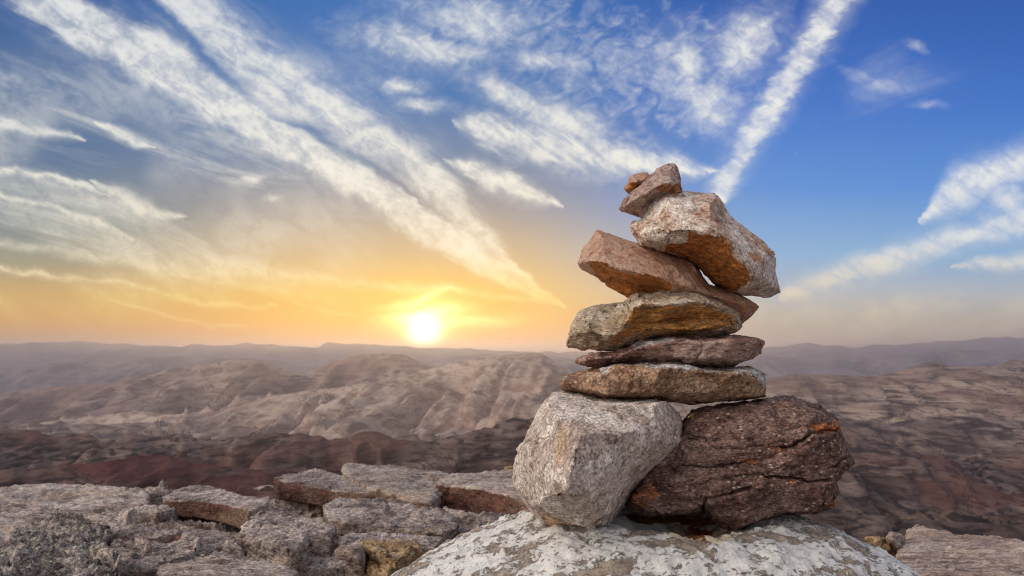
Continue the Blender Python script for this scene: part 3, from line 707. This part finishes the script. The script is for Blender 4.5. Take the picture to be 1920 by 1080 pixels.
def hills(name, pts, R0, Wf, Wb, base, lam, amp, mat, seed, jag=1.0, px=(-1100, 3000), nu=700, nv=220, power=1.0, skew=0.0):
    pxs = np.linspace(px[0], px[1], nu)
    s = np.concatenate([-np.linspace(1, 0, int(nv * .75)) ** 1.25, np.linspace(0, 1, int(nv * .25))[1:]])
    PX, S = np.meshgrid(pxs, s)
    PX = PX.ravel(); S = S.ravel()
    # the crest wanders in depth
    R_ = R0 * (1 + 0.06 * fbm(np.stack([PX / 260.0, PX * 0, PX * 0 + seed], 1), 3))
    Y = R_ + np.where(S < 0, Wf * S, Wb * S)
    X = (PX - 960) / F * Y
    crest = prof(pts, PX) + jag * (1.6 * fbm(np.stack([PX / 45.0, PX * 0 + seed, PX * 0], 1), 5, 0.55))
    zc = CZ + (HZ - crest) / F * R_
    fall = np.abs(S)
    body = (1 - fall) ** power
    q = np.stack([X / lam + skew * fall * Wf / lam, fall * Wf / (lam * 4.5), np.full_like(X, seed * 2.3)], 1)
    q = q + np.stack([0.55 * fbm(q * 0.8 + 5, 3), 0.3 * fbm(q * 0.9 + 25, 3), X * 0], 1)
    g = 0.75 * ridged(q, 3, 0.42) ** 1.6 + 0.07 * ridged(q * np.array([3.3, .8, 1]) + 60, 3, 0.5) + 0.4 * ridged(q * np.array([.36, .5, 1]) + 40, 3, 0.5)
    br = fbm(np.stack([X / (lam * 2.5), Y / (lam * 2.5), X * 0 + seed], 1), 4, 0.5)
    env = sstep(0, 0.22, fall) * sstep(1.02, 0.8, fall)
    z = base + (zc - base) * body + env * amp * ((g - 0.95) * 4.6 + 0.8 * br)
    z += sstep(0, .05, fall) * amp * 0.06 * fbm(q * 9, 3)
    co = np.stack([X, Y, z], 1); nvv = len(s)
    i = np.arange(nu * nvv).reshape(nvv, nu)
    f = np.stack([i[:-1, :-1], i[:-1, 1:], i[1:, 1:], i[1:, :-1]], -1).reshape(-1, 4)
    o = link(name, mesh_from(name, co, f, mat))
    tag(o, kind='structure')
    return o

HM = {
 'far': hill_mat('far_range', (0.12, 0.11, 0.13), (0.17, 0.15, 0.17), (0.22, 0.19, 0.20), 3000),
 'mid': hill_mat('pale_desert_slopes', (0.24, 0.165, 0.135), (0.40, 0.305, 0.245), (0.50, 0.40, 0.33), 520, stretch=(1, .5, 2.6), red=(0.30, 0.18, 0.14), redamt=.5),
 'mesa': hill_mat('mauve_desert_slopes', (0.13, 0.088, 0.078), (0.24, 0.165, 0.14), (0.36, 0.275, 0.23), 620, stretch=(1, .5, 3), red=(0.26, 0.16, 0.13), redamt=.5),
 'right': hill_mat('brown_desert_slopes', (0.085, 0.066, 0.064), (0.20, 0.15, 0.13), (0.36, 0.28, 0.235), 230, stretch=(.5, .3, 3.2), red=(0.20, 0.125, 0.105), redamt=.5),
 'brownmid': hill_mat('deep_brown_slopes', (0.055, 0.042, 0.045), (0.13, 0.095, 0.088), (0.27, 0.205, 0.18), 150, stretch=(.5, .3, 3.2), red=(0.15, 0.09, 0.08), redamt=.5),  # darker brown tone that sets this ridge apart
 'near': hill_mat('dark_volcanic_slopes', (0.035, 0.026, 0.028), (0.085, 0.060, 0.058), (0.20, 0.145, 0.13), 70, stretch=(.6, .3, 3), red=(0.12, 0.055, 0.045)),
 'red': hill_mat('dark_red_slopes', (0.030, 0.022, 0.024), (0.075, 0.042, 0.040), (0.13, 0.09, 0.08), 28, stretch=(.5, .3, 3), red=(0.105, 0.040, 0.040), redamt=.7),
 'brown': hill_mat('dark_brown_slopes', (0.032, 0.024, 0.024), (0.085, 0.060, 0.054), (0.17, 0.125, 0.105), 28, stretch=(.5, .3, 3), red=(0.10, 0.055, 0.045), redamt=.5),
}
hills('far_mountains', [(-1100,640),(0,645),(130,640),(240,645),(340,651),(362,645),(400,650),(432,645),(470,643),(520,649),(598,651),(610,643),(660,643),(720,648),(780,651),(860,654),(1000,660),(1060,660),(1300,656),(1430,652),(1500,645),(1530,645),(1600,651),(1700,645),(1750,640),(1820,638),(1850,633),(1920,632),(2300,630),(3000,640)],
 21000, 5000, 2500, -700, 2200, 90, HM['far'], 1, jag=1.9, nv=120)
hills('distant_range', [(-1100,700),(-60,700),(0,691),(100,682),(200,672),(330,667),(450,670),(540,682),(640,700),(760,700),(820,672),(880,664),(960,667),(1060,672),(1200,690),(1440,668),(1560,672),(1750,660),(1920,655),(3000,650)],
 13000, 3000, 2500, -650, 1100, 90, HM['far'], 2, jag=2.2, nv=120)
hills('mesa_hills', [(-1100,760),(-100,745),(0,737),(40,733),(130,722),(200,718),(280,700),(330,690),(400,681),(450,672),(480,672),(505,682),(560,702),(600,690),(650,668),(720,662),(762,666),(792,682),(860,700),(1000,730),(1200,740),(3000,760)],
 7600, 2600, 1500, -640, 460, 85, HM['mesa'], 3, jag=0.9, skew=0.2, nv=260)
hills('pale_ridge', [(-1100,830),(0,800),(140,785),(250,770),(330,778),(420,770),(500,745),(590,730),(640,726),(700,715),(780,700),(830,684),(900,671),(960,664),(1000,661),(1018,663),(1045,682),(1085,702),(1150,715),(1250,730),(1380,735),(1500,760),(3000,800)],
 5200, 2300, 1400, -620, 290, 88, HM['mid'], 4, jag=0.9, skew=0.24, nv=300, power=.9)
hills('right_hills', [(-1100,900),(1000,860),(1250,780),(1400,722),(1450,707),(1500,701),(1580,703),(1640,706),(1700,690),(1750,678),(1790,686),(1830,690),(1870,684),(1920,683),(2000,690),(3000,700)],
 3600, 1700, 1200, -420, 190, 80, HM['right'], 6, jag=0.8, nv=300)
hills('brown_hills', [(-1100,1000),(1100,900),(1400,815),(1500,795),(1580,788),(1660,796),(1740,782),(1820,778),(1880,786),(1920,790),(2100,780),(3000,800)],
 1900, 800, 600, -270, 90, 38, HM['brownmid'], 7, jag=1.2, nv=260)
hills('dark_hills', [(-1100,800),(0,806),(60,808),(100,818),(140,812),(190,826),(250,813),(330,815),(400,826),(480,812),(520,816),(560,808),(620,826),(680,808),(720,815),(790,832),(830,820),(880,812),(940,790),(1000,782),(1100,800),(1300,840),(1500,855),(1560,845),(1600,831),(1640,825),(1680,832),(1730,858),(1800,882),(1850,900),(1920,912),(3000,920)],
 1000, 480, 300, -175, 75, 17, HM['near'], 8, jag=4.2, nv=260)
hills('red_hills', [(-1100,880),(0,880),(100,874),(200,866),(260,854),(310,852),(360,868),(450,876),(560,885),(700,880),(900,890),(1100,930),(1300,1100),(1500,1250),(3000,1250)],
 330, 200, 140, -95, 18, 4, HM['red'], 9, jag=1.6)
hills('near_brown_hill', [(-1100,1250),(1000,1250),(1200,1040),(1400,950),(1500,935),(1580,945),(1640,965),(1720,975),(1800,980),(1920,985),(3000,1000)],
 260, 160, 140, -85, 16, 4, HM['brown'], 10, jag=1.6)

def ground():
    # one sheet from under the ledge to beyond the horizon
    nr, na = 150, 240
    rr = 5.2 * (60000 / 5.2) ** np.linspace(0, 1, nr)
    an = np.linspace(0, 2 * math.pi, na, endpoint=False)
    A, RR = np.meshgrid(an, rr)
    X = (RR * np.sin(A)).ravel(); Y = (RR * np.cos(A)).ravel(); r = RR.ravel()
    zz = np.interp(np.log(r), np.log([5, 8, 30, 120, 330, 1000, 3500, 8000, 60000]), [-2.2, -5, -20, -60, -100, -190, -460, -680, -760])
    back = np.cos(A).ravel() < 0.2
    zb = np.interp(np.log(r), np.log([5, 8, 30, 120, 330, 1000, 3500, 8000, 60000]), [-1.2, -2, -8, -30, -80, -190, -460, -680, -760])
    wgt = sstep(0.3, 0.0, np.cos(A).ravel())
    zz = zz * (1 - wgt) + zb * wgt
    p = np.stack([X, Y, X * 0], 1)
    zz = zz + fbm(p / (r[:, None] * 0.3 + 5) + 2, 4) * np.minimum(r * 0.03, 40)
    co = np.stack([X, Y, zz], 1); i = np.arange(nr * na).reshape(nr, na); j = np.roll(i, -1, 1)
    f = np.stack([i[:-1], i[1:], j[1:], j[:-1]], -1).reshape(-1, 4)
    tag(link('ground', mesh_from('ground', co, f, HM['right'])), kind='structure')
    # bedrock apron under the camera, joining the sheet
    r2 = np.concatenate([[0.0], np.linspace(0.1, 6.2, 40)])
    A, RR = np.meshgrid(an, r2); X = (RR * np.sin(A)).ravel(); Y = (RR * np.cos(A)).ravel()
    z = -0.32 - np.clip(RR.ravel() - 4.0, 0, 9) * 1.0 + 0.05 * fbm(np.stack([X, Y, X * 0], 1) * 1.3, 5)
    co = np.stack([X, Y, z], 1); i = np.arange(len(r2) * na).reshape(len(r2), na); j = np.roll(i, -1, 1)
    f = np.stack([i[:-1], i[1:], j[1:], j[:-1]], -1).reshape(-1, 4)
    me = mesh_from('hilltop', co, f, MAT['ledge'])
    tag(link('hilltop', me), kind='structure')
ground()

# ------------------------------------------------------------------ haze
def haze():
    bm = bmesh.new(); bmesh.ops.create_cube(bm, size=1)
    x, y0, y1, z0, z1 = 62000, -62000, 62000, -860, 420
    for v in bm.verts:
        v.co = (v.co.x * 2 * x, y0 + (v.co.y + .5) * (y1 - y0), z0 + (v.co.z + .5) * (z1 - z0))
    me = bpy.data.meshes.new('haze'); bm.to_mesh(me); bm.free()
    m = bpy.data.materials.new('haze'); m.use_nodes = True; nt = m.node_tree; nt.nodes.clear()
    o = nt.nodes.new('ShaderNodeOutputMaterial'); v = nt.nodes.new('ShaderNodeVolumePrincipled')
    v.inputs['Color'].default_value = (0.50, 0.53, 0.66, 1); v.inputs['Density'].default_value = HAZE
    v.inputs['Anisotropy'].default_value = 0.62
    nt.links.new(v.outputs[0], o.inputs['Volume']); me.materials.append(m)
    tag(link('haze', me), 'pale dusty evening haze over the desert valleys', 'haze', kind='stuff')
HAZE = 0.000055
haze()
#@@END HILLS

#@@SKY
# ------------------------------------------------------------------ sun and sky
SUN_AZ = math.atan((795 - 960) / F); SUN_EL = math.atan((HZ - 622) / F)
sd = Vector((math.sin(SUN_AZ) * math.cos(SUN_EL), math.cos(SUN_AZ) * math.cos(SUN_EL), math.sin(SUN_EL)))
sl = bpy.data.lights.new('sun', 'SUN'); sl.energy = 3.0; sl.angle = R(0.5); sl.color = (1.0, 0.62, 0.26)
so = bpy.data.objects.new('sun', sl); COL.objects.link(so); so.rotation_euler = sd.to_track_quat('Z', 'Y').to_euler()

w = bpy.data.worlds.new('World'); scene.world = w; w.use_nodes = True
k = NT(w.node_tree); k.n.clear()
out = k.new('ShaderNodeOutputWorld')
dirv = k.new('ShaderNodeTexCoord').outputs['Generated']
d = k.sep(dirv)
dyc = k.m('MAXIMUM', d[1], 0.12)
U = k.m('MULTIPLY', k.m('DIVIDE', d[0], dyc), F / 1000)          # thousands of photo pixels right of +Y
V = k.m('MULTIPLY', k.m('DIVIDE', d[2], dyc), F / 1000)          # the same, above the horizon
X0 = k.m('MULTIPLY', k.m('ADD', U, 0.96), 1 / 1.92)              # 0..1 across the view
def cx(px): return (px - 960) / 1000
def cy(py): return (HZ - py) / 1000
uv = k.comb(U, V, 0.0)
VR = k.m('MULTIPLY', V, 1 / 0.75)
def col_ramp(pts):
    return k.ramp(VR, [(max(0, cy(py) / 0.75), lin(*c)) for py, c in pts])
left = col_ramp([(662,(190,132,84)),(640,(210,148,78)),(600,(224,162,66)),(550,(210,168,92)),(490,(160,156,132)),(420,(122,140,144)),(300,(84,116,152)),(150,(56,102,152)),(0,(44,94,156)),(-80,(42,86,148))])
sunc = col_ramp([(662,(255,150,0)),(640,(255,160,0)),(600,(254,182,20)),(550,(240,188,78)),(480,(210,178,130)),(400,(168,158,152)),(300,(114,136,166)),(180,(68,120,180)),(0,(48,110,180)),(-80,(42,96,168))])
right = col_ramp([(662,(180,162,150)),(640,(190,174,156)),(600,(188,182,166)),(540,(170,186,204)),(480,(140,182,220)),(350,(88,146,218)),(200,(62,118,202)),(100,(48,104,188)),(0,(40,92,174)),(-80,(36,84,160))])
base = k.mix(k.ss(U, cx(60), cx(640)), left, sunc)
base = k.mix(k.ss(U, cx(860), cx(1480)), base, right)
# domain warp
wn = k.noise(uv, 5.0, 3, 0.55, 0.0, color=True); wn2 = k.noise(uv, 26.0, 3, 0.6, 0.0, color=True)
wv = k.vm('ADD', k.vm('SCALE', k.vm('SUBTRACT', wn, (0.5, 0.5, 0.5)), 0.055), k.vm('SCALE', k.vm('SUBTRACT', wn2, (0.5, 0.5, 0.5)), 0.022))
pw = k.sep(k.vm('ADD', uv, wv)); XW, YW = pw[0], pw[1]
XN = k.m('MULTIPLY_ADD', XW, 1 / 2.4, 1.16 / 2.4)                # -200..2200 px -> 0..1
YN = k.m('MULTIPLY_ADD', YW, -1 / 0.86, (0.662 + 0.2) / 0.86)    # row -200..660 -> 0..1
fx = lambda px: (px + 200) / 2400
fy = lambda py: (py + 200) / 860
def band(pts):
    """a long cloud: rows (px, py, half height); returns 1 on its axis falling to 0 at its edge"""
    c = k.curve(XN, [(fx(a), fy(b)) for a, b, h in pts])
    a0, b0, _ = pts[0]; a1, b1, _ = pts[-1]
    hw = k.curve(XN, [(fx(pts[0][0] - 25), 0)] + [(fx(a), h / 860) for a, b, h in pts] + [(fx(pts[-1][0] + 25), 0)])
    return k.m('SUBTRACT', k.ss(hw, 0.0002, 0.003, -8, 1), k.m('DIVIDE', k.m('ABSOLUTE', k.m('SUBTRACT', YN, c)), k.m('MAXIMUM', hw, 0.002)))
def bandy(pts):
    c = k.curve(YN, [(fy(b), fx(a)) for a, b, h in pts])
    hw = k.curve(YN, [(fy(b), h / 2400) for a, b, h in pts] + [(fy(pts[-1][1] + 20), 0)])
    return k.m('SUBTRACT', k.ss(hw, 0.0002, 0.003, -8, 1), k.m('DIVIDE', k.m('ABSOLUTE', k.m('SUBTRACT', XN, c)), k.m('MAXIMUM', hw, 0.002)))
def blob(px, py, rx, ry, rot=0):
    a = math.cos(R(rot)); b = math.sin(R(rot))
    du = k.m('SUBTRACT', XW, cx(px)); dv = k.m('SUBTRACT', YW, cy(py))
    e = k.m('MULTIPLY', k.m('MULTIPLY_ADD', du, a, k.m('MULTIPLY', dv, -b)), 1000 / rx)
    f = k.m('MULTIPLY', k.m('MULTIPLY_ADD', du, b, k.m('MULTIPLY', dv, a)), 1000 / ry)
    return k.m('SUBTRACT', 1.0, k.m('SQRT', k.m('MULTIPLY_ADD', e, e, k.m('MULTIPLY', f, f))))
def rotv(deg, sx, sy):
    mp = k.new('ShaderNodeMapping'); mp.vector_type = 'TEXTURE'; k.put(mp.inputs[0], uv)
    mp.inputs['Rotation'].default_value = (0, 0, R(deg)); mp.inputs['Scale'].default_value = (sx, sy, 1)
    return mp.outputs[0]
nA = k.noise(rotv(-32, 1.6, 0.55), 16, 8, 0.62, 0.5)       # fibres along the left contrails
nP = k.noise(rotv(20, 1.0, 0.7), 26, 6, 0.6, 0.6)          # puffy
nL = k.noise(rotv(-14, 4.5, 0.6), 7, 7, 0.6, 0.8)           # long thin cirrus
nR = k.noise(rotv(22, 2.6, 0.7), 9, 6, 0.6, 0.5)
nC = k.noise(rotv(10, 1.5, 0.4), 26, 5, 0.6, 0.4)          # ripples across the right contrail
def dens(mask, n, lo, hi, kn, amt=1.0):
    v = k.m('MULTIPLY_ADD', n, kn, mask)
    o = k.ss(v, lo + kn * 0.5, hi + kn * 0.5)
    return k.m('MULTIPLY', o, amt) if amt != 1.0 else o
def soft(mask, n, amt):
    return k.ss(k.m('MULTIPLY_ADD', n, 1.6, mask), -0.2, 2.0, 0.0, amt)
def mx(*a):
    r = a[0]
    for b in a[1:]: r = k.m('MAXIMUM', r, b)
    return r
bA = band([(-60,-150,70),(60,-30,62),(190,58,58),(378,161,56),(528,253,46),(678,348,46),(790,425,44),(870,468,40),(950,512,26),(1040,562,10)])
bB = band([(230,-120,70),(330,-10,85),(472,112,78),(605,200,66),(753,292,62),(830,362,62),(890,432,42),(970,510,16)])
contA = dens(bA, nA, -0.10, 0.50, 0.6, 0.93)
contB = dens(bB, nA, -0.05, 0.85, 0.95, 0.86)
bC = bandy([(1680,-180,55),(1600,-60,42),(1568,0,36),(1513,97,38),(1466,164,44),(1430,220,40),(1389,295,32),(1355,372,19)])
contC = dens(bC, nC, 0.0, 0.75, 1.5, 0.95)
mid = mx(band([(868,238,18),(960,256,34),(1100,285,38),(1220,308,32),(1335,312,8)]), band([(845,305,10),(940,340,26),(1040,380,7)]))
midc = dens(mid, nA, -0.1, 0.95, 2.2, 0.92)
puffs = mx(blob(800, 85, 130, 38, 12), blob(880, 30, 120, 45, 8), blob(960, 185, 90, 28, 25), blob(1060, 225, 95, 36, 25), blob(1285, 110, 60, 48, 60), blob(1325, 185, 80, 42, 30),
           blob(760, 160, 42, 16, 10), blob(795, 195, 45, 14, 15), blob(1010, 105, 60, 20, 10), blob(1395, 85, 80, 50, -50))
alto = blob(1150, 120, 360, 170, 12)
puffc = mx(dens(puffs, nP, -0.1, 1.0, 1.6, 0.85), dens(alto, nP, 0.15, 1.5, 2.4, 0.55))
rt = mx(blob(1610, 145, 90, 24, 24), blob(1720, 88, 40, 18, 28), blob(1650, 165, 60, 22, 10), blob(1735, 195, 50, 16, -10))
rl = mx(band([(1740,398,16),(1800,350,40),(1920,298,34),(2100,250,50)]), band([(1480,545,18),(1560,522,22),(1680,488,24),(1800,447,26),(1900,412,38),(2100,330,50)]), blob(1890, 378, 40, 40, -30),
        band([(1800,505,6),(1900,495,16),(2100,480,30)]))
rc = mx(dens(rt, nR, -0.1, 1.4, 2.2, 0.55), dens(rl, nR, -0.15, 1.1, 2.4, 0.86))
alt2 = dens(mx(blob(620, 130, 260, 150, -30), blob(1650, 140, 200, 140, 0)), nR, 0.3, 1.6, 2.0, 0.35)
veilr = k.m('MULTIPLY', k.m('MULTIPLY', k.ss(V, cy(510), cy(600)), k.ss(U, cx(1200), cx(1500))), k.ss(nR, 0.34, 0.66, 0.15, 0.8))
# left cirrus
lm = k.m('MULTIPLY', k.m('MULTIPLY', k.ss(U, cx(800), cx(520)), k.ss(V, cy(20), cy(260))), k.ss(V, cy(655), cy(540), 0.08, 1.0))
lc = k.m('MULTIPLY', lm, k.m('MAXIMUM', k.ss(nL, 0.42, 0.76, 0.0, 0.9), k.ss(k.noise(uv, 3.2, 3, 0.5), 0.42, 0.7, 0.0, 0.55)))
lst = mx(band([(-150,480,5),(0,503,8),(150,522,9),(300,545,8),(510,572,5)]), band([(-60,215,6),(60,236,15),(145,258,7)]), band([(180,350,8),(250,372,22),(335,398,7)]),
         band([(-60,300,4),(60,328,6),(190,362,4)]), band([(-60,358,4),(80,385,6),(240,440,4)]), band([(190,236,4),(230,255,10),(280,272,4)]), blob(516, 378, 18, 8, 0), blob(480, 340, 34, 10, -10))
lst2 = mx(band([(560,572,4),(610,582,8),(660,592,4)]), band([(210,570,3),(330,592,9),(460,606,3)]), band([(-50,445,10),(200,480,26),(420,505,30),(700,530,16),(1000,560,6)]))
lsc = mx(dens(lst, nL, -0.1, 1.0, 1.6, 0.7), dens(lst2, nL, -0.1, 1.1, 1.6, 0.62))
feath = mx(soft(bA, nA, 0.30), soft(bB, nA, 0.40), soft(bC, nR, 0.55), soft(mid, nP, 0.7), soft(puffs, nP, 0.6), soft(rl, nR, 0.8), soft(lst, nL, 0.5))
cov = mx(contA, contB, contC, midc, puffc, rc, lsc, alt2)
cov = k.m('SUBTRACT', 1.0, k.m('MULTIPLY', k.m('SUBTRACT', 1.0, cov), k.m('SUBTRACT', 1.0, k.m('MULTIPLY', feath, 0.8))))
gap = dens(band([(180,-110,26),(262,-12,24),(340,66,20),(411,132,18),(480,184,16),(560,236,15),(640,284,13),(717,330,12),(770,372,8)]), nA, -0.1, 0.9, 0.6, 0.85)
cov = k.m('MULTIPLY', cov, k.m('SUBTRACT', 1.0, gap))
cov = k.m('SUBTRACT', 1.0, k.m('MULTIPLY', k.m('SUBTRACT', 1.0, cov), k.m('MULTIPLY', k.m('SUBTRACT', 1.0, lc), k.m('SUBTRACT', 1.0, veilr))))
cc_hi = k.ramp(VR, [(0.0, lin(255,190,60)), (cy(610)/.75, lin(255,206,90)), (cy(560)/.75, lin(255,224,132)), (cy(470)/.75, lin(252,242,218)), (cy(300)/.75, lin(246,243,232)), (cy(60)/.75, lin(232,234,232))])
cc_hi = k.mix(k.m('MULTIPLY', k.ss(U, cx(1050), cx(1450)), 0.95), cc_hi, k.ramp(VR, [(0.0, lin(200,186,166)), (cy(560)/.75, lin(228,218,198)), (cy(440)/.75, lin(236,238,238)), (cy(200)/.75, lin(242,242,236))]))
cc_lo = k.mix(0.55, cc_hi, base)
shade = k.ss(k.m('MULTIPLY_ADD', nA, 0.6, k.m('MULTIPLY', k.noise(uv, 38, 6, 0.65, 0.4), 0.4)), 0.36, 0.60)
cloudc = k.mix(shade, cc_lo, cc_hi)
front = k.mix(cov, base, cloudc)
# sun and its glow
su, sv = cx(795), cy(625)
du = k.m('SUBTRACT', U, su); dv = k.m('SUBTRACT', V, sv)
r2 = k.m('MULTIPLY_ADD', du, du, k.m('MULTIPLY', dv, dv))
def gauss(r2_, s, amt): return k.m('MULTIPLY', k.m('POWER', 2.718, k.m('MULTIPLY', r2_, -1 / (s * s))), amt)
r2w = k.m('MULTIPLY_ADD', k.m('MULTIPLY', du, 0.55), k.m('MULTIPLY', du, 0.55), k.m('MULTIPLY', dv, dv))
def addc(c, g, col): return k.mix(1.0, c, k.vm('MULTIPLY', k.comb(g, g, g), tuple(col)), 'ADD')
front = addc(front, gauss(r2, 0.026, 4.0), (1.0, 0.95, 0.7))
def streak(px, py, rx, ry, rot, amt):
    b_ = k.m('SUBTRACT', 1.0, blob(px, py, rx, ry, rot))
    return k.m('MULTIPLY', k.m('POWER', 2.718, k.m('MULTIPLY', k.m('MULTIPLY', b_, b_), -1.0)), amt)
front = addc(front, k.m('MULTIPLY', k.m('ADD', streak(800, 588, 62, 13, -8, 1.5), k.m('ADD', streak(790, 560, 60, 8, -12, 0.7), streak(850, 606, 90, 12, -4, 0.8))), k.ss(nL, 0.25, 0.6, 0.5, 1.1)), (1.0, 0.85, 0.45))
front = addc(front, gauss(r2, 0.066, 0.8), (1.0, 0.75, 0.22))
front = addc(front, gauss(r2w, 0.16, 0.28), (1.0, 0.60, 0.0))
# everything else of the sky: behind and above
ny = k.new('ShaderNodeTexSky', sky_type='NISHITA'); ny.sun_disc = False; ny.sun_elevation = SUN_EL; ny.sun_rotation = SUN_AZ; ny.altitude = 600
bz = k.m('MAXIMUM', d[2], 0.02)
cl = k.noise(k.comb(k.m('DIVIDE', d[0], bz), k.m('DIVIDE', d[1], bz), 0.0), 0.9, 5, 0.6, 0.4)
backsky = k.ramp(d[2], [(0.0, (0.42, 0.33, 0.36)), (0.12, (0.46, 0.40, 0.46)), (0.4, (0.24, 0.34, 0.52)), (1.0, (0.10, 0.20, 0.44))])
backc = k.mix(k.ss(cl, 0.36, 0.62, 0.1, 0.9), backsky, (0.62, 0.56, 0.52))
lob = k.m('POWER', k.m('MAXIMUM', k.vm('DOT_PRODUCT', dirv, tuple(Vector((-0.78, -0.40, 0.50)).normalized())), 0.0), 9.0)   # added bright lobe out of view, serving as warm key light from behind left
backc = k.mix(1.0, backc, k.vm('MULTIPLY', k.vm('SCALE', (1.0, 0.86, 0.70), k.ss(cl, 0.3, 0.6, 3.3, 5.3)), k.comb(lob, lob, lob)), 'ADD')
fm = k.m('MULTIPLY', k.ss(d[1], 0.35, 0.55), k.ss(d[2], 0.72, 0.5))
allc = k.mix(k.ss(d[1], 0.40, 0.62), backc, front)
bg1 = k.new('ShaderNodeBackground'); k.put(bg1.inputs[0], allc); bg1.inputs[1].default_value = 1.0
bg2 = k.new('ShaderNodeBackground'); k.put(bg2.inputs[0], backc); bg2.inputs[1].default_value = 1.0
ms = k.new('ShaderNodeMixShader'); k.put(ms.inputs[0], k.m('GREATER_THAN', d[1], 0.40)); k.l.new(bg2.outputs[0], ms.inputs[1]); k.l.new(bg1.outputs[0], ms.inputs[2])
bg3 = k.new('ShaderNodeBackground'); k.put(bg3.inputs[0], ny.outputs[0]); bg3.inputs[1].default_value = 0.002
ad = k.new('ShaderNodeAddShader'); k.l.new(ms.outputs[0], ad.inputs[0]); k.l.new(bg3.outputs[0], ad.inputs[1])
k.l.new(ad.outputs[0], out.inputs[0])
w.cycles.sampling_method = 'MANUAL'; w.cycles.sample_map_resolution = 512
#@@END SKY

# ------------------------------------------------------------------ camera
cam = bpy.data.cameras.new('camera'); cam.lens = 28; cam.sensor_width = 36; cam.shift_y = (HZ - 540) / 1920
cam.clip_start = 0.05; cam.clip_end = 200000
cam.dof.use_dof = True; cam.dof.focus_distance = 1.40; cam.dof.aperture_fstop = 11
co_ = bpy.data.objects.new('camera', cam); COL.objects.link(co_); co_.location = (0, 0, CZ); co_.rotation_euler = (R(90), 0, 0)
scene.camera = co_
scene.view_settings.view_transform = 'Standard'; scene.view_settings.look = 'None'; scene.view_settings.exposure = 0; scene.view_settings.gamma = 1
scene.cycles.use_denoising = True; scene.cycles.filter_width = 1.05
scene.cycles.max_bounces = 6; scene.cycles.diffuse_bounces = 3; scene.cycles.volume_bounces = 1; scene.cycles.glossy_bounces = 2
